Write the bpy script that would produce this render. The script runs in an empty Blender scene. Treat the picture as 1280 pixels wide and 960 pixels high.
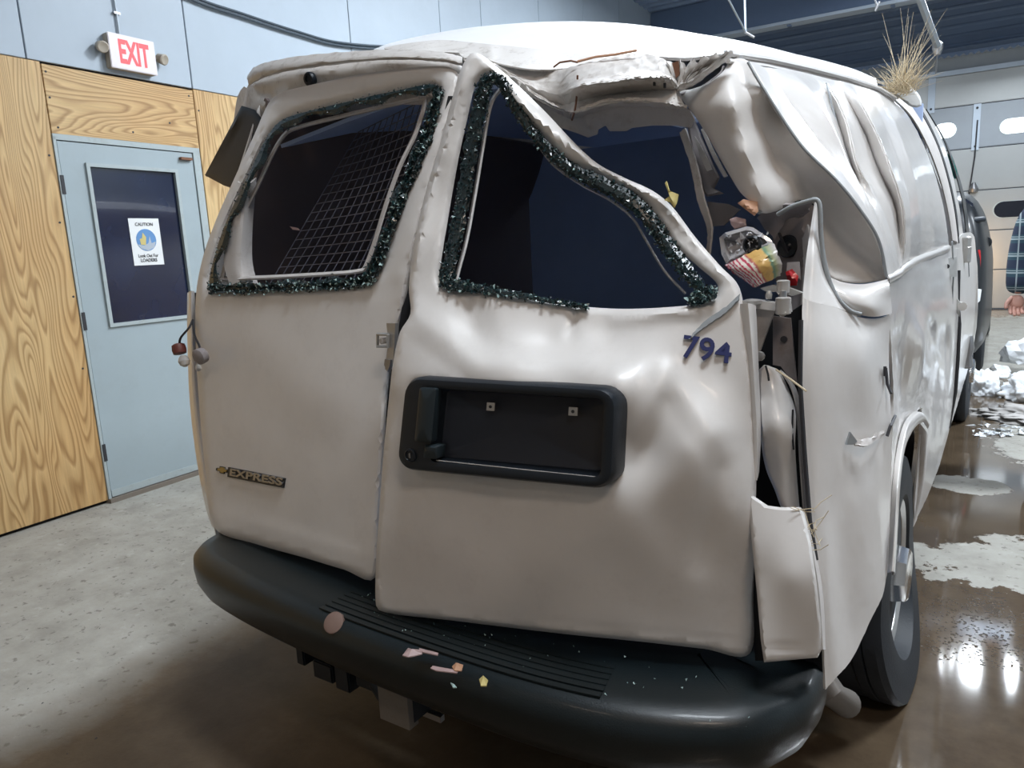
import bpy, bmesh, math, random
import numpy as np
from mathutils import Vector, Matrix
from mathutils.geometry import delaunay_2d_cdt
random.seed(7); RNG = np.random.RandomState(5)
SC = bpy.context.scene
COL = SC.collection

# ------------------------------------------------------------------ camera
F = 919.0; CX, CY = 640.0, 480.0
EYE = Vector((0, 0, 1.33))
def _axes():
    vx, vy, s = 1262., 280., -0.052
    v1 = Vector((vx-CX, vy-CY, F))
    A = (vx-CX)+s*(vy-CY)
    B = -(vx-CX)*CX+(vy-CY)*(vy-s*vx-CY)+F*F
    a = -B/A
    v2 = Vector((a-CX, vy+s*(a-vx)-CY, F))
    Y = v1.normalized(); X = -v2.normalized()
    if X.x < 0: X = -X
    return X, Y, X.cross(Y)
AX, AY, AZ = _axes()
cam_d = bpy.data.cameras.new('camera'); cam = bpy.data.objects.new('camera', cam_d); COL.objects.link(cam)
cam_d.sensor_width = 36; cam_d.lens = 36*F/1280; cam_d.clip_start = .02; cam_d.clip_end = 100
def c2w(v): return Vector((AX.dot(v), AY.dot(v), AZ.dot(v)))
_r, _u, _b = c2w(Vector((1, 0, 0))), c2w(Vector((0, -1, 0))), c2w(Vector((0, 0, -1)))
cam.matrix_world = Matrix(((_r.x, _u.x, _b.x, EYE.x), (_r.y, _u.y, _b.y, EYE.y), (_r.z, _u.z, _b.z, EYE.z), (0, 0, 0, 1)))
SC.camera = cam

# ------------------------------------------------------------------ world, exposure
SC.view_settings.view_transform = 'Standard'; SC.view_settings.look = 'None'
SC.view_settings.gamma = 1; SC.view_settings.exposure = 0.35
wd = bpy.data.worlds.new('world'); SC.world = wd; wd.use_nodes = True
wd.node_tree.nodes['Background'].inputs[0].default_value = (.62, .72, .85, 1)
wd.node_tree.nodes['Background'].inputs[1].default_value = .1

# building frame: s runs along the left wall, o into the hall
P0 = Vector((-4.251, 1.496, 0)); BU = Vector((-.052, .9986, 0)); BN = Vector((.9986, .052, 0))
BANG = math.atan2(.052, .9986)
def B(s, o, z=0.): return P0+BU*s+BN*o+Vector((0, 0, z))
S_BACK, S_FAR, O_R, H = -6.0, 12.44, 9.2, 4.78

# lamps: (s, o, z, size_s, size_o, watts, colour)
COOL, WARM = (.86, .93, 1.), (1., .82, .67)
LAMPS = [
 (9.1, 4.95, 4.5, .5, .8, 150, COOL, 'ceiling lamp panel nearest the garage door, outside the photographed frame'),
 (6.0, 2.2, 4.5, .55, 1.15, 75, COOL, 'ceiling lamp panel over the far left of the hall, outside the frame'),
 (2.9, 2.9, 4.5, .55, 1.15, 170, COOL, 'ceiling lamp panel above the van roof, outside the frame'),
 (3.2, 6.3, 4.5, .55, 1.15, 225, COOL, 'ceiling lamp panel right of the van, outside the frame'),
 (6.2, 8.4, 4.5, .55, 1.15, 90, COOL, 'ceiling lamp panel by the right wall, outside the frame'),
 (-.75, 4.5, 4.5, .55, 1.15, 74, COOL, 'ceiling lamp panel over the van rear bumper, outside the frame'),
 (-3.0, 5.9, 4.5, .55, 1.15, 34, WARM, 'added warm fill lamp panel behind the camera, outside the frame'),  # unseen fill lamp, added to warm the shaded rear of the van
 (-4.6, 2.6, 4.5, .55, 1.15, 5, WARM, 'added warm fill lamp panel in the rear left of the hall, outside the frame'),  # second unseen fill, weak, added for the warm tone
]

# ------------------------------------------------------------------ pixel rays -> world
def ray(px, py): return c2w(Vector((px-CX, py-CY, F)))
def on(px, py, ax, val):
    d = ray(px, py); return EYE+d*((val-EYE[ax])/d[ax])
def W(px, py, y): return on(px, py, 1, y)
def WZ(px, py, z): return on(px, py, 2, z)
def WX(px, py, x): return on(px, py, 0, x)
def proj(p):
    q = p-EYE; x = AX*q.x+AY*q.y+AZ*q.z
    return CX+F*x.x/x.z, CY+F*x.y/x.z
def WL(px, py, off=0.):
    d = ray(px, py); q = P0+BN*off; t = (q-EYE).dot(BN)/d.dot(BN); return EYE+d*t
def wl_so(p): return (p-P0).dot(BU), p.z
def WF(px, py, off=0.):
    q = B(S_FAR-off, 0); d = ray(px, py); t = (q-EYE).dot(BU)/d.dot(BU); return EYE+d*t

# ------------------------------------------------------------------ materials
def new_mat(name):
    m = bpy.data.materials.new(name); m.use_nodes = True
    nt = m.node_tree; return m, nt, nt.nodes['Principled BSDF']
def node(nt, t, **k):
    n = nt.nodes.new(t)
    for a, b in k.items(): setattr(n, a, b)
    return n
def noise(nt, scale, detail=4, rough=.6, coord=None, dist=0.):
    n = node(nt, 'ShaderNodeTexNoise'); n.inputs['Scale'].default_value = scale
    n.inputs['Detail'].default_value = detail; n.inputs['Roughness'].default_value = rough
    n.inputs['Distortion'].default_value = dist
    if coord is None:
        coord = node(nt, 'ShaderNodeNewGeometry').outputs['Position']
    nt.links.new(coord, n.inputs['Vector']); return n.outputs[0]
def ramp(nt, src, stops):
    r = node(nt, 'ShaderNodeValToRGB'); nt.links.new(src, r.inputs[0]); e = r.color_ramp.elements
    while len(e) < len(stops): e.new(.5)
    for i, (p, c) in enumerate(stops):
        e[i].position = p; e[i].color = (c, c, c, 1) if isinstance(c, (int, float)) else (*c, 1)
    return r.outputs[0]
def mix(nt, f, a, b, mode='MIX'):
    n = node(nt, 'ShaderNodeMix', data_type='RGBA', blend_type=mode)
    for i, v in ((0, f), (6, a), (7, b)):
        if isinstance(v, (int, float)): n.inputs[i].default_value = v if i == 0 else (v, v, v, 1)
        elif isinstance(v, tuple): n.inputs[i].default_value = (*v, 1)
        else: nt.links.new(v, n.inputs[i])
    return n.outputs[2]
def math_(nt, op, a, b=0., c=0.):
    n = node(nt, 'ShaderNodeMath', operation=op)
    for i, v in enumerate((a, b, c)):
        if isinstance(v, (int, float)): n.inputs[i].default_value = v
        else: nt.links.new(v, n.inputs[i])
    return n.outputs[0]
def bump(nt, bs, h, strength=.3, dist=.01):
    n = node(nt, 'ShaderNodeBump'); n.inputs['Strength'].default_value = strength; n.inputs['Distance'].default_value = dist
    nt.links.new(h, n.inputs['Height']); nt.links.new(n.outputs[0], bs.inputs['Normal'])
def mat(name, col, rough=.5, metal=0., coat=0., dirt=0., dirtcol=(.16, .11, .07), dscale=6., bmp=0., bscale=40., emit=0., trans=0., alpha=1.):
    m, nt, b = new_mat(name)
    b.inputs['Roughness'].default_value = rough; b.inputs['Metallic'].default_value = metal
    b.inputs['Coat Weight'].default_value = coat; b.inputs['Coat Roughness'].default_value = .08
    b.inputs['Transmission Weight'].default_value = trans; b.inputs['Alpha'].default_value = alpha
    c = (*col, 1)
    n1 = noise(nt, dscale, 8, .65)
    v = ramp(nt, n1, [(.3, .93), (.7, 1.0)])
    cc = mix(nt, 1., col, v, 'MULTIPLY')
    if dirt:
        d = ramp(nt, noise(nt, dscale*1.7, 10, .75), [(.52, 0.), (.78, dirt)])
        cc = mix(nt, d, cc, dirtcol)
    nt.links.new(cc, b.inputs['Base Color'])
    if bmp: bump(nt, b, noise(nt, bscale, 4), bmp, .004)
    if emit:
        b.inputs['Emission Color'].default_value = c; b.inputs['Emission Strength'].default_value = emit
    return m
M = {}
M['paint'] = mat('white_paint', (.80, .78, .76), .28, coat=.5, dirt=.10, dscale=5)
M['paint_door'] = mat('door_paint_white', (.76, .735, .71), .42, coat=.12, dirt=.12, dscale=6)
M['paint_dirty'] = mat('dirty_white_paint', (.66, .63, .60), .42, coat=.15, dirt=.75, dscale=16)
M['paint_roof'] = mat('roof_paint', (.86, .86, .86), .4, coat=.3, dirt=.05)
M['primer'] = mat('inner_primer', (.60, .57, .55), .6, dirt=.4, dscale=14)
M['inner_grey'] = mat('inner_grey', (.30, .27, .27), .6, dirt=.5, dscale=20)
M['liner'] = mat('interior_liner', (.42, .54, .80), .8)
M['brown_liner'] = mat('brown_board', (.17, .135, .13), .7)
M['black_pl'] = mat('black_plastic', (.010, .015, .022), .42, bmp=.15, bscale=400)
M['bumper'] = mat('bumper_plastic', (.005, .010, .012), .4, coat=.1, dirt=.05, dirtcol=(.05, .055, .055), dscale=9, bmp=.12, bscale=300)
M['plate'] = mat('plate_recess', (.018, .023, .036), .5, bmp=.1, bscale=500)
M['handle'] = mat('handle_plastic', (.02, .03, .036), .4)
M['rubber'] = mat('rubber', (.010, .014, .020), .6, dirt=.15, dirtcol=(.05, .05, .05), dscale=20, bmp=.2, bscale=120)
M['grey_rubber'] = mat('grey_seal', (.34, .37, .39), .6, dirt=.4, dscale=30)
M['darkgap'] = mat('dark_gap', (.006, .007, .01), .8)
M['steel'] = mat('steel', (.42, .42, .43), .35, .9, dirt=.3, dscale=30)
M['zinc'] = mat('zinc_bracket', (.55, .54, .52), .4, .6, dirt=.3, dscale=40)
M['rimsteel'] = mat('rim_steel', (.62, .62, .62), .3, .9, dirt=.2, dscale=30)
M['chrome'] = mat('chrome', (.8, .8, .8), .15, 1.)
M['gold'] = mat('gold_emblem', (.42, .32, .12), .35, .6)
M['sill'] = mat('door_sill', (.20, .17, .14), .7, dirt=.5, dscale=20)
M['plug'] = mat('round_plug', (.20, .13, .105), .7)
M['exh'] = mat('exhaust_steel', (.22, .20, .18), .6, .4, dirt=.5, dscale=30)
M['rust'] = mat('rust', (.20, .09, .05), .8, dirt=.5, dscale=50)
M['navy'] = mat('navy_vinyl', (.006, .012, .09), .7)
M['glass_dk'] = mat('dark_glass', (.008, .011, .02), .2)
M['sh1'] = mat('shard_dark_green', (.008, .022, .026), .35, coat=.3)
M['sh2'] = mat('shard_green', (.018, .05, .052), .3, coat=.4)
M['sh3'] = mat('shard_pale', (.42, .58, .56), .12, coat=.8)
M['red'] = mat('red_plastic', (.45, .015, .02), .3, coat=.5)
M['redbrown'] = mat('red_brown_socket', (.14, .035, .025), .5)
M['bulb'] = mat('bulb_glass', (.75, .72, .68), .1, coat=.8, trans=.5)
M['facet'] = mat('clear_facets', (.55, .55, .57), .1, coat=1.)
M['orange'] = mat('orange_scrap', (.55, .30, .18), .6)
M['pinkscrap'] = mat('pinkish_scrap', (.45, .32, .31), .5)
M['yellow'] = mat('yellow_paper', (.62, .52, .20), .6)
M['clear'] = mat('clear_plastic', (.62, .60, .60), .12, coat=1., dirt=.3, trans=.25, dscale=30)
M['teal'] = mat('teal_sheet', (.08, .42, .36), .5)
M['mesh'] = mat('mesh_wire', (.16, .16, .20), .5, .3)
M['straw'] = mat('straw', (.62, .52, .36), .8)
M['carblack'] = mat('car_black_paint', (.008, .010, .013), .35, coat=.15)
M['snow'] = mat('snow', (.80, .83, .86), .65, dirt=.12, dirtcol=(.35, .30, .26), dscale=9, bmp=.5, bscale=40)
M['slush'] = mat('dirty_slush', (.42, .40, .38), .5, dirt=.7, dirtcol=(.15, .12, .10), dscale=12, bmp=.6, bscale=50)
M['skin'] = mat('skin', (.55, .30, .24), .5)
M['jean'] = mat('denim', (.04, .06, .11), .85)
M['boot'] = mat('boot_leather', (.05, .035, .025), .6)
M['hair'] = mat('hair', (.05, .035, .025), .7)
M['door'] = mat('door_paint', (.35, .42, .45), .45, dirt=.10, dscale=3)
M['doorframe'] = mat('door_frame_paint', (.40, .46, .47), .45, dirt=.3, dscale=12)
M['upper'] = mat('blue_grey_panel', (.40, .465, .53), .5, dirt=.08, dirtcol=(.2, .22, .25), dscale=2.5)
M['farwall'] = mat('far_wall_metal', (.32, .35, .37), .45)
M['section'] = mat('garage_section', (.36, .375, .375), .33, .35, dirt=.15, dirtcol=(.3, .28, .24), dscale=1.5)
M['section_d'] = mat('garage_section_grey', (.28, .31, .34), .4, .3)
M['ceil'] = mat('ceiling_metal', (.20, .27, .39), .5, .2)
M['beam'] = mat('beam_steel', (.15, .21, .32), .5, .2)
M['beam_lt'] = mat('beam_edge', (.45, .52, .60), .4, .3)
M['signwhite'] = mat('sign_white', (.80, .74, .76), .4)
M['signtan'] = mat('sign_side', (.42, .37, .30), .5)
M['paper'] = mat('paper', (.80, .82, .82), .6)
M['ink'] = mat('ink', (.03, .03, .035), .6)
M['blueprint'] = mat('print_blue', (.12, .28, .55), .6)
M['greyprint'] = mat('print_grey', (.42, .48, .55), .6)
M['cable'] = mat('cable', (.05, .07, .09), .5)
M['conduit'] = mat('conduit', (.40, .45, .50), .4, .3)
def emat(name, col, st):
    m, nt, b = new_mat(name); b.inputs['Base Color'].default_value = (*col, 1)
    b.inputs['Emission Color'].default_value = (*col, 1); b.inputs['Emission Strength'].default_value = st; return m
M['exitred'] = emat('exit_letters_red', (.85, .06, .07), .75)
M['daylight'] = emat('daylight_pane', (.88, .95, 1.), 1.1)
M['lampcool'] = emat('lamp_cool', COOL, 9); M['lampwarm'] = emat('lamp_warm', WARM, 4)
M['headlight'] = emat('headlight', (1., .62, .3), 8)

def plywood(name, horiz):
    m, nt, b = new_mat(name); b.inputs['Roughness'].default_value = .55
    tc = node(nt, 'ShaderNodeTexCoord'); oi = node(nt, 'ShaderNodeObjectInfo')
    off = node(nt, 'ShaderNodeVectorMath', operation='SCALE'); off.inputs[0].default_value = (3, 17, 9); nt.links.new(oi.outputs['Random'], off.inputs['Scale'])
    ad = node(nt, 'ShaderNodeVectorMath', operation='ADD'); nt.links.new(tc.outputs['Object'], ad.inputs[0]); nt.links.new(off.outputs[0], ad.inputs[1])
    def mp_(sc):
        p = node(nt, 'ShaderNodeMapping'); nt.links.new(ad.outputs[0], p.inputs[0]); p.inputs['Scale'].default_value = (sc[0], sc[2], sc[1]) if horiz else sc; return p.outputs[0]
    n = noise(nt, 1.5, 2.2, .42, mp_((1., 2.6, .36)), .25)
    rings = math_(nt, 'FRACT', math_(nt, 'MULTIPLY', n, 34.))
    g = ramp(nt, rings, [(.0, (.45, .285, .12)), (.18, (.68, .48, .235)), (.65, (.60, .41, .19)), (.9, (.40, .245, .10)), (1., (.45, .285, .12))])
    fine = ramp(nt, noise(nt, 1.5, 6, .7, mp_((2, 60, 2.5))), [(.3, .80), (.7, 1.06)])
    c = mix(nt, 1., g, fine, 'MULTIPLY')
    big = ramp(nt, noise(nt, 1.1, 3), [(.35, (.90, .80, .70)), (.65, (1, 1, 1))])
    c = mix(nt, 1., c, big, 'MULTIPLY')
    nt.links.new(c, b.inputs['Base Color']); bump(nt, b, rings, .08, .002); return m
M['ply_h'] = plywood('plywood_sideways', True)
M['ply'] = plywood('plywood', False)

def plaid():
    m, nt, b = new_mat('plaid_flannel'); b.inputs['Roughness'].default_value = .9
    tc = node(nt, 'ShaderNodeNewGeometry'); sp = node(nt, 'ShaderNodeSeparateXYZ'); nt.links.new(tc.outputs['Position'], sp.inputs[0])
    def line(o, f, w, off=0.):
        x = math_(nt, 'FRACT', math_(nt, 'ADD', math_(nt, 'MULTIPLY', o, f), off)); return math_(nt, 'LESS_THAN', x, w)
    base = mix(nt, math_(nt, 'MULTIPLY', line(sp.outputs[2], 12, .5, .2), .7), (.012, .022, .05), (.02, .06, .08))
    l = math_(nt, 'MAXIMUM', math_(nt, 'MAXIMUM', line(sp.outputs[2], 12, .09), line(sp.outputs[2], 12, .05, .85)), line(sp.outputs[0], 16, .10, .35))
    c = mix(nt, math_(nt, 'MULTIPLY', l, .55), base, (.42, .50, .52)); nt.links.new(c, b.inputs['Base Color']); return m
M['plaid'] = plaid()

def pkgmat():
    m, nt, b = new_mat('striped_packaging'); b.inputs['Roughness'].default_value = .35; b.inputs['Coat Weight'].default_value = .4
    tc = node(nt, 'ShaderNodeTexCoord'); sp = node(nt, 'ShaderNodeSeparateXYZ'); nt.links.new(tc.outputs['UV'], sp.inputs[0])
    x = math_(nt, 'ADD', sp.outputs[0], math_(nt, 'MULTIPLY', noise(nt, 40, 2), .03))
    r = ramp(nt, x, [(0., (.75, .70, .68)), (.53, (.78, .70, .60)), (.56, (.45, .08, .10)), (.60, (.62, .38, .12)), (.80, (.66, .42, .14)), (.84, (.12, .26, .18)), (.90, (.35, .38, .20)), (1., (.50, .47, .45))])
    st = math_(nt, 'LESS_THAN', math_(nt, 'FRACT', math_(nt, 'MULTIPLY', x, 11.)), .42)
    st = math_(nt, 'MULTIPLY', st, math_(nt, 'LESS_THAN', x, .52))
    c = mix(nt, st, r, (.55, .07, .12)); nt.links.new(c, b.inputs['Base Color']); return m
M['pkg'] = pkgmat()

def winglass():
    m, nt, b = new_mat('door_glass_dark'); b.inputs['Roughness'].default_value = .12; b.inputs['Coat Weight'].default_value = .6
    n = ramp(nt, noise(nt, 2.2, 3), [(.3, (.006, .010, .03)), (.7, (.012, .02, .055))])
    sp = ramp(nt, noise(nt, 90, 3, .8), [(.68, 0.), (.74, .35)])
    nt.links.new(mix(nt, sp, n, (.12, .16, .28)), b.inputs['Base Color']); return m
M['dglass'] = winglass()

def floor_mat():
    m, nt, b = new_mat('concrete_floor')
    g = node(nt, 'ShaderNodeNewGeometry'); pos = g.outputs['Position']
    sp = node(nt, 'ShaderNodeSeparateXYZ'); nt.links.new(pos, sp.inputs[0]); x, y = sp.outputs[0], sp.outputs[1]
    big = noise(nt, .9, 8, .62); mid = noise(nt, 5, 8, .7); fin = noise(nt, 60, 5, .7)
    dry = ramp(nt, mid, [(.25, (.24, .228, .20)), (.5, (.335, .325, .29)), (.75, (.41, .40, .365))])
    specks = ramp(nt, noise(nt, 26, 4, .6), [(.60, 0.), (.66, .75)])
    dry = mix(nt, specks, dry, (.15, .14, .12))
    pale = ramp(nt, noise(nt, 9, 6, .7), [(.60, 0.), (.68, .5)])
    dry = mix(nt, pale, dry, (.48, .47, .44))
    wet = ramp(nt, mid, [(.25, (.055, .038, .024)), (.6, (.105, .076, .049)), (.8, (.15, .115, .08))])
    # wet brown with the van's shade painted in, right of a wavy line, with dry islands of their own outline
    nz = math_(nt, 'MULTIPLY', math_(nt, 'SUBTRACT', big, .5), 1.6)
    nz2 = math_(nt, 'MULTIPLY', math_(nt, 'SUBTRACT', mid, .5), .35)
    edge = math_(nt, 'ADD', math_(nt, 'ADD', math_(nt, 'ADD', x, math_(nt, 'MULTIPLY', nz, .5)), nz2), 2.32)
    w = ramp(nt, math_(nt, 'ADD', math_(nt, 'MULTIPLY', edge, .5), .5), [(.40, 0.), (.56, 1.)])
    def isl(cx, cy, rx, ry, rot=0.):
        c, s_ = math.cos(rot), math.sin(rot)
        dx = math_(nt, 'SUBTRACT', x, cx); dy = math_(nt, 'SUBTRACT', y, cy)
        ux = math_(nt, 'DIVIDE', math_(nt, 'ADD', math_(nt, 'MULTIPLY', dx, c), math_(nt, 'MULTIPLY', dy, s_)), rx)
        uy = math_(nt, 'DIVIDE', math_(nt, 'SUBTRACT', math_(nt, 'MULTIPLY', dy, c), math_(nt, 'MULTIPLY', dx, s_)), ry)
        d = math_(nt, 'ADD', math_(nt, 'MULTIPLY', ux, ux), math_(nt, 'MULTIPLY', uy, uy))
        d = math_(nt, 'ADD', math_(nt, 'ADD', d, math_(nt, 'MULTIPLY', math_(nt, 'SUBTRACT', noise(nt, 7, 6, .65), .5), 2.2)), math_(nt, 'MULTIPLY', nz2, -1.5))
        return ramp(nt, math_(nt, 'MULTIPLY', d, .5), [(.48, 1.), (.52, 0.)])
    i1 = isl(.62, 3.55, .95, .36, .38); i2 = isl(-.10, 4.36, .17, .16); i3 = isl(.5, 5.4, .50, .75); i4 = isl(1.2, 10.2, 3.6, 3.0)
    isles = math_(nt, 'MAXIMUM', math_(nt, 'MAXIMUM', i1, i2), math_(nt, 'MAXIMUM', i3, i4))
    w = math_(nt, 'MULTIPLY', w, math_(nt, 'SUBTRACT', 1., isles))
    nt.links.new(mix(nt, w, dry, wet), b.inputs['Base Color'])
    # puddle gloss only on the right-hand side where water stands
    pud = ramp(nt, math_(nt, 'ADD', math_(nt, 'MULTIPLY', math_(nt, 'ADD', x, nz2), .5), .75), [(.47, 0.), (.53, 1.)])
    gl = math_(nt, 'MULTIPLY', w, pud)
    nt.links.new(mix(nt, gl, mix(nt, w, .72, .5), .07), b.inputs['Roughness'])
    nt.links.new(math_(nt, 'ADD', .3, math_(nt, 'MULTIPLY', gl, .5)), b.inputs['Specular IOR Level'])
    bub = node(nt, 'ShaderNodeTexVoronoi'); bub.inputs['Scale'].default_value = 75; nt.links.new(pos, bub.inputs['Vector'])
    bb = ramp(nt, bub.outputs['Distance'], [(.0, 1.), (.35, 0.)])
    zone = isl(-.02, 2.72, .20, .26)
    h = math_(nt, 'ADD', math_(nt, 'MULTIPLY', math_(nt, 'MULTIPLY', bb, zone), 3.5),
              math_(nt, 'MULTIPLY', math_(nt, 'ADD', mid, math_(nt, 'MULTIPLY', fin, .25)), math_(nt, 'SUBTRACT', 1.03, gl)))
    bump(nt, b, h, .5, .006)
    return m
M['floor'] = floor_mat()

# ------------------------------------------------------------------ mesh helpers
def link(name, me, m, parent=None, label=None):
    o = bpy.data.objects.new(name, me)
    if m is not None:
        for k in (m if isinstance(m, (list, tuple)) else [m]): me.materials.append(M[k])
    COL.objects.link(o)
    if parent is not None: o.parent = parent; o.matrix_parent_inverse = parent.matrix_basis.inverted()
    if label: o['label'] = label
    return o
def empty(name, loc=(0, 0, 0)):
    o = bpy.data.objects.new(name, None); o.empty_display_size = .1; o.location = loc; COL.objects.link(o); return o
def tag(o, label, cat, group=None, kind=None):
    o['label'] = label; o['category'] = cat
    if group: o['group'] = group
    if kind: o['kind'] = kind
    return o
def struct(o, label=None):
    o['kind'] = 'structure'
    if label: o['label'] = label
    return o
def thing(name, label, cat, loc=(0, 0, 0), group=None): return tag(empty(name, loc), label, cat, group)

def build(name, V, Fc, m, parent=None, thick=0., angle=35, label=None, face_cam=True, uv=None, mi=None):
    V = np.array([tuple(v) for v in V], float)
    Fc = [list(f) for f in Fc]
    if thick or face_cam:
        N = np.zeros_like(V)
        for f in Fc:
            a, b_, c = V[f[0]], V[f[1]], V[f[2]]; n = np.cross(b_-a, c-a)
            for i in f: N[i] += n
        if face_cam:
            d = (N*(np.array(EYE)-V)).sum()
            if d < 0: Fc = [f[::-1] for f in Fc]; N = -N
        L = np.linalg.norm(N, axis=1); L[L == 0] = 1; N /= L[:, None]
        if thick:
            n0 = len(V); cnt = {}
            for f in Fc:
                for i in range(len(f)):
                    e = (f[i], f[(i+1) % len(f)]); cnt[e] = 1
            V = np.vstack([V, V-N*thick])
            back = [[i+n0 for i in f[::-1]] for f in Fc]
            rim = [[b_, a, a+n0, b_+n0] for (a, b_) in cnt if (b_, a) not in cnt]
            Fc = Fc+back+rim
    me = bpy.data.meshes.new(name); me.from_pydata([tuple(v) for v in V], [], Fc); me.validate(); me.update()
    me.polygons.foreach_set('use_smooth', [True]*len(me.polygons))
    me.set_sharp_from_angle(angle=math.radians(angle))
    if mi is not None:
        k = len(me.polygons); a = list(mi)[:k]; a += [0]*(k-len(a)); me.polygons.foreach_set('material_index', a)
    if uv is not None:
        l = me.uv_layers.new(name='UVMap')
        for lp in me.loops: l.data[lp.index].uv = uv[lp.vertex_index % len(uv)]
    return link(name, me, m, parent, label)

def cr(P, n, closed=False, lin=False):
    """resample control points (tuples) at n uniform parameters"""
    P = np.array([tuple(p) for p in P], float); k = len(P)
    segs = k if closed else k-1; out = []
    for j in range(n):
        t = j/(n if closed else max(1, n-1))*segs; i = min(int(t), segs-1); f = t-i
        if closed: p0, p1, p2, p3 = P[(i-1) % k], P[i % k], P[(i+1) % k], P[(i+2) % k]
        else:
            p1, p2 = P[i], P[i+1]; p0 = P[i-1] if i else 2*p1-p2; p3 = P[i+2] if i+2 < k else 2*p2-p1
        if lin: out.append(p1*(1-f)+p2*f)
        else: out.append(.5*((2*p1)+(-p0+p2)*f+(2*p0-5*p1+4*p2-p3)*f*f+(-p0+3*p1-3*p2+p3)*f**3))
    return np.array(out)
def loft(name, rows, m, parent=None, nu=24, nv=24, thick=.003, linu=False, linv=False, world=False, angle=35, label=None, jit=0., uv=False, face_cam=True):
    R = [[(p if world else W(*p)) for p in r] for r in rows]
    R = [cr(r, nv, lin=linv) for r in R]
    cols = [cr([r[j] for r in R], nu, lin=linu) for j in range(nv)]
    V = [cols[j][i] for i in range(nu) for j in range(nv)]
    if jit: V = [v+RNG.normal(0, jit, 3) for v in V]
    Fc = [[i*nv+j, i*nv+j+1, (i+1)*nv+j+1, (i+1)*nv+j] for i in range(nu-1) for j in range(nv-1)]
    U = [(i/(nu-1), j/(nv-1)) for i in range(nu) for j in range(nv)] if uv else None
    return build(name, V, Fc, m, parent, thick, angle, label, face_cam, uv=U)

def dens(P, res, smooth=True):
    P = list(P); k = len(P); out = []
    for i in range(k):
        a, b_ = np.array(P[i], float), np.array(P[(i+1) % k], float)
        n = max(1, int(round(np.linalg.norm(b_-a)/res)))
        if smooth:
            p0, p3 = np.array(P[i-1], float), np.array(P[(i+2) % k], float)
            # limit tangents so long straight runs stay straight
            L = np.linalg.norm(b_-a)+1e-9
            ta = (b_-p0)*.5; tb = (p3-a)*.5
            ta *= min(1, L/(np.linalg.norm(ta)+1e-9)); tb *= min(1, L/(np.linalg.norm(tb)+1e-9))
            for j in range(n):
                t = j/n; out.append((2*t**3-3*t*t+1)*a+(t**3-2*t*t+t)*ta+(-2*t**3+3*t*t)*b_+(t**3-t*t)*tb)
        else:
            for j in range(n): out.append(a+(b_-a)*j/n)
    return np.array(out)
def inside(Q, P):
    x, y = Q[:, 0], Q[:, 1]; r = np.zeros(len(Q), bool)
    for i in range(len(P)):
        x1, y1 = P[i]; x2, y2 = P[(i+1) % len(P)]
        if y1 == y2: continue
        c = ((y1 > y) != (y2 > y)) & (x < (x2-x1)*(y-y1)/(y2-y1)+x1); r ^= c
    return r
def dist_seg(Q, a, b_):
    a, b_ = np.array(a, float), np.array(b_, float); d = b_-a; L = max(1e-9, d@d)
    t = np.clip(((Q-a)@d)/L, 0, 1); return np.hypot(*(Q-(a+t[:, None]*d)).T), t
def dist_poly(Q, P):
    r = np.full(len(Q), 1e9)
    for i in range(len(P)): r = np.minimum(r, dist_seg(Q, P[i], P[(i+1) % len(P)])[0])
    return r
def rbf(ctrl):
    C = np.array(ctrl, float); X = C[:, :2]/300.; n = len(X)
    def K(A, B_):
        r2 = ((A[:, None]-B_[None])**2).sum(-1); return .5*r2*np.log(r2+1e-12)
    A = np.zeros((n+3, n+3)); A[:n, :n] = K(X, X)+np.eye(n)*1e-6; Pm = np.c_[np.ones(n), X]; A[:n, n:] = Pm; A[n:, :n] = Pm.T
    w = np.linalg.lstsq(A, np.r_[C[:, 2], 0, 0, 0], rcond=None)[0]
    return lambda Q: K(Q/300., X)@w[:n]+np.c_[np.ones(len(Q)), Q/300.]@w[n:]
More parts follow.
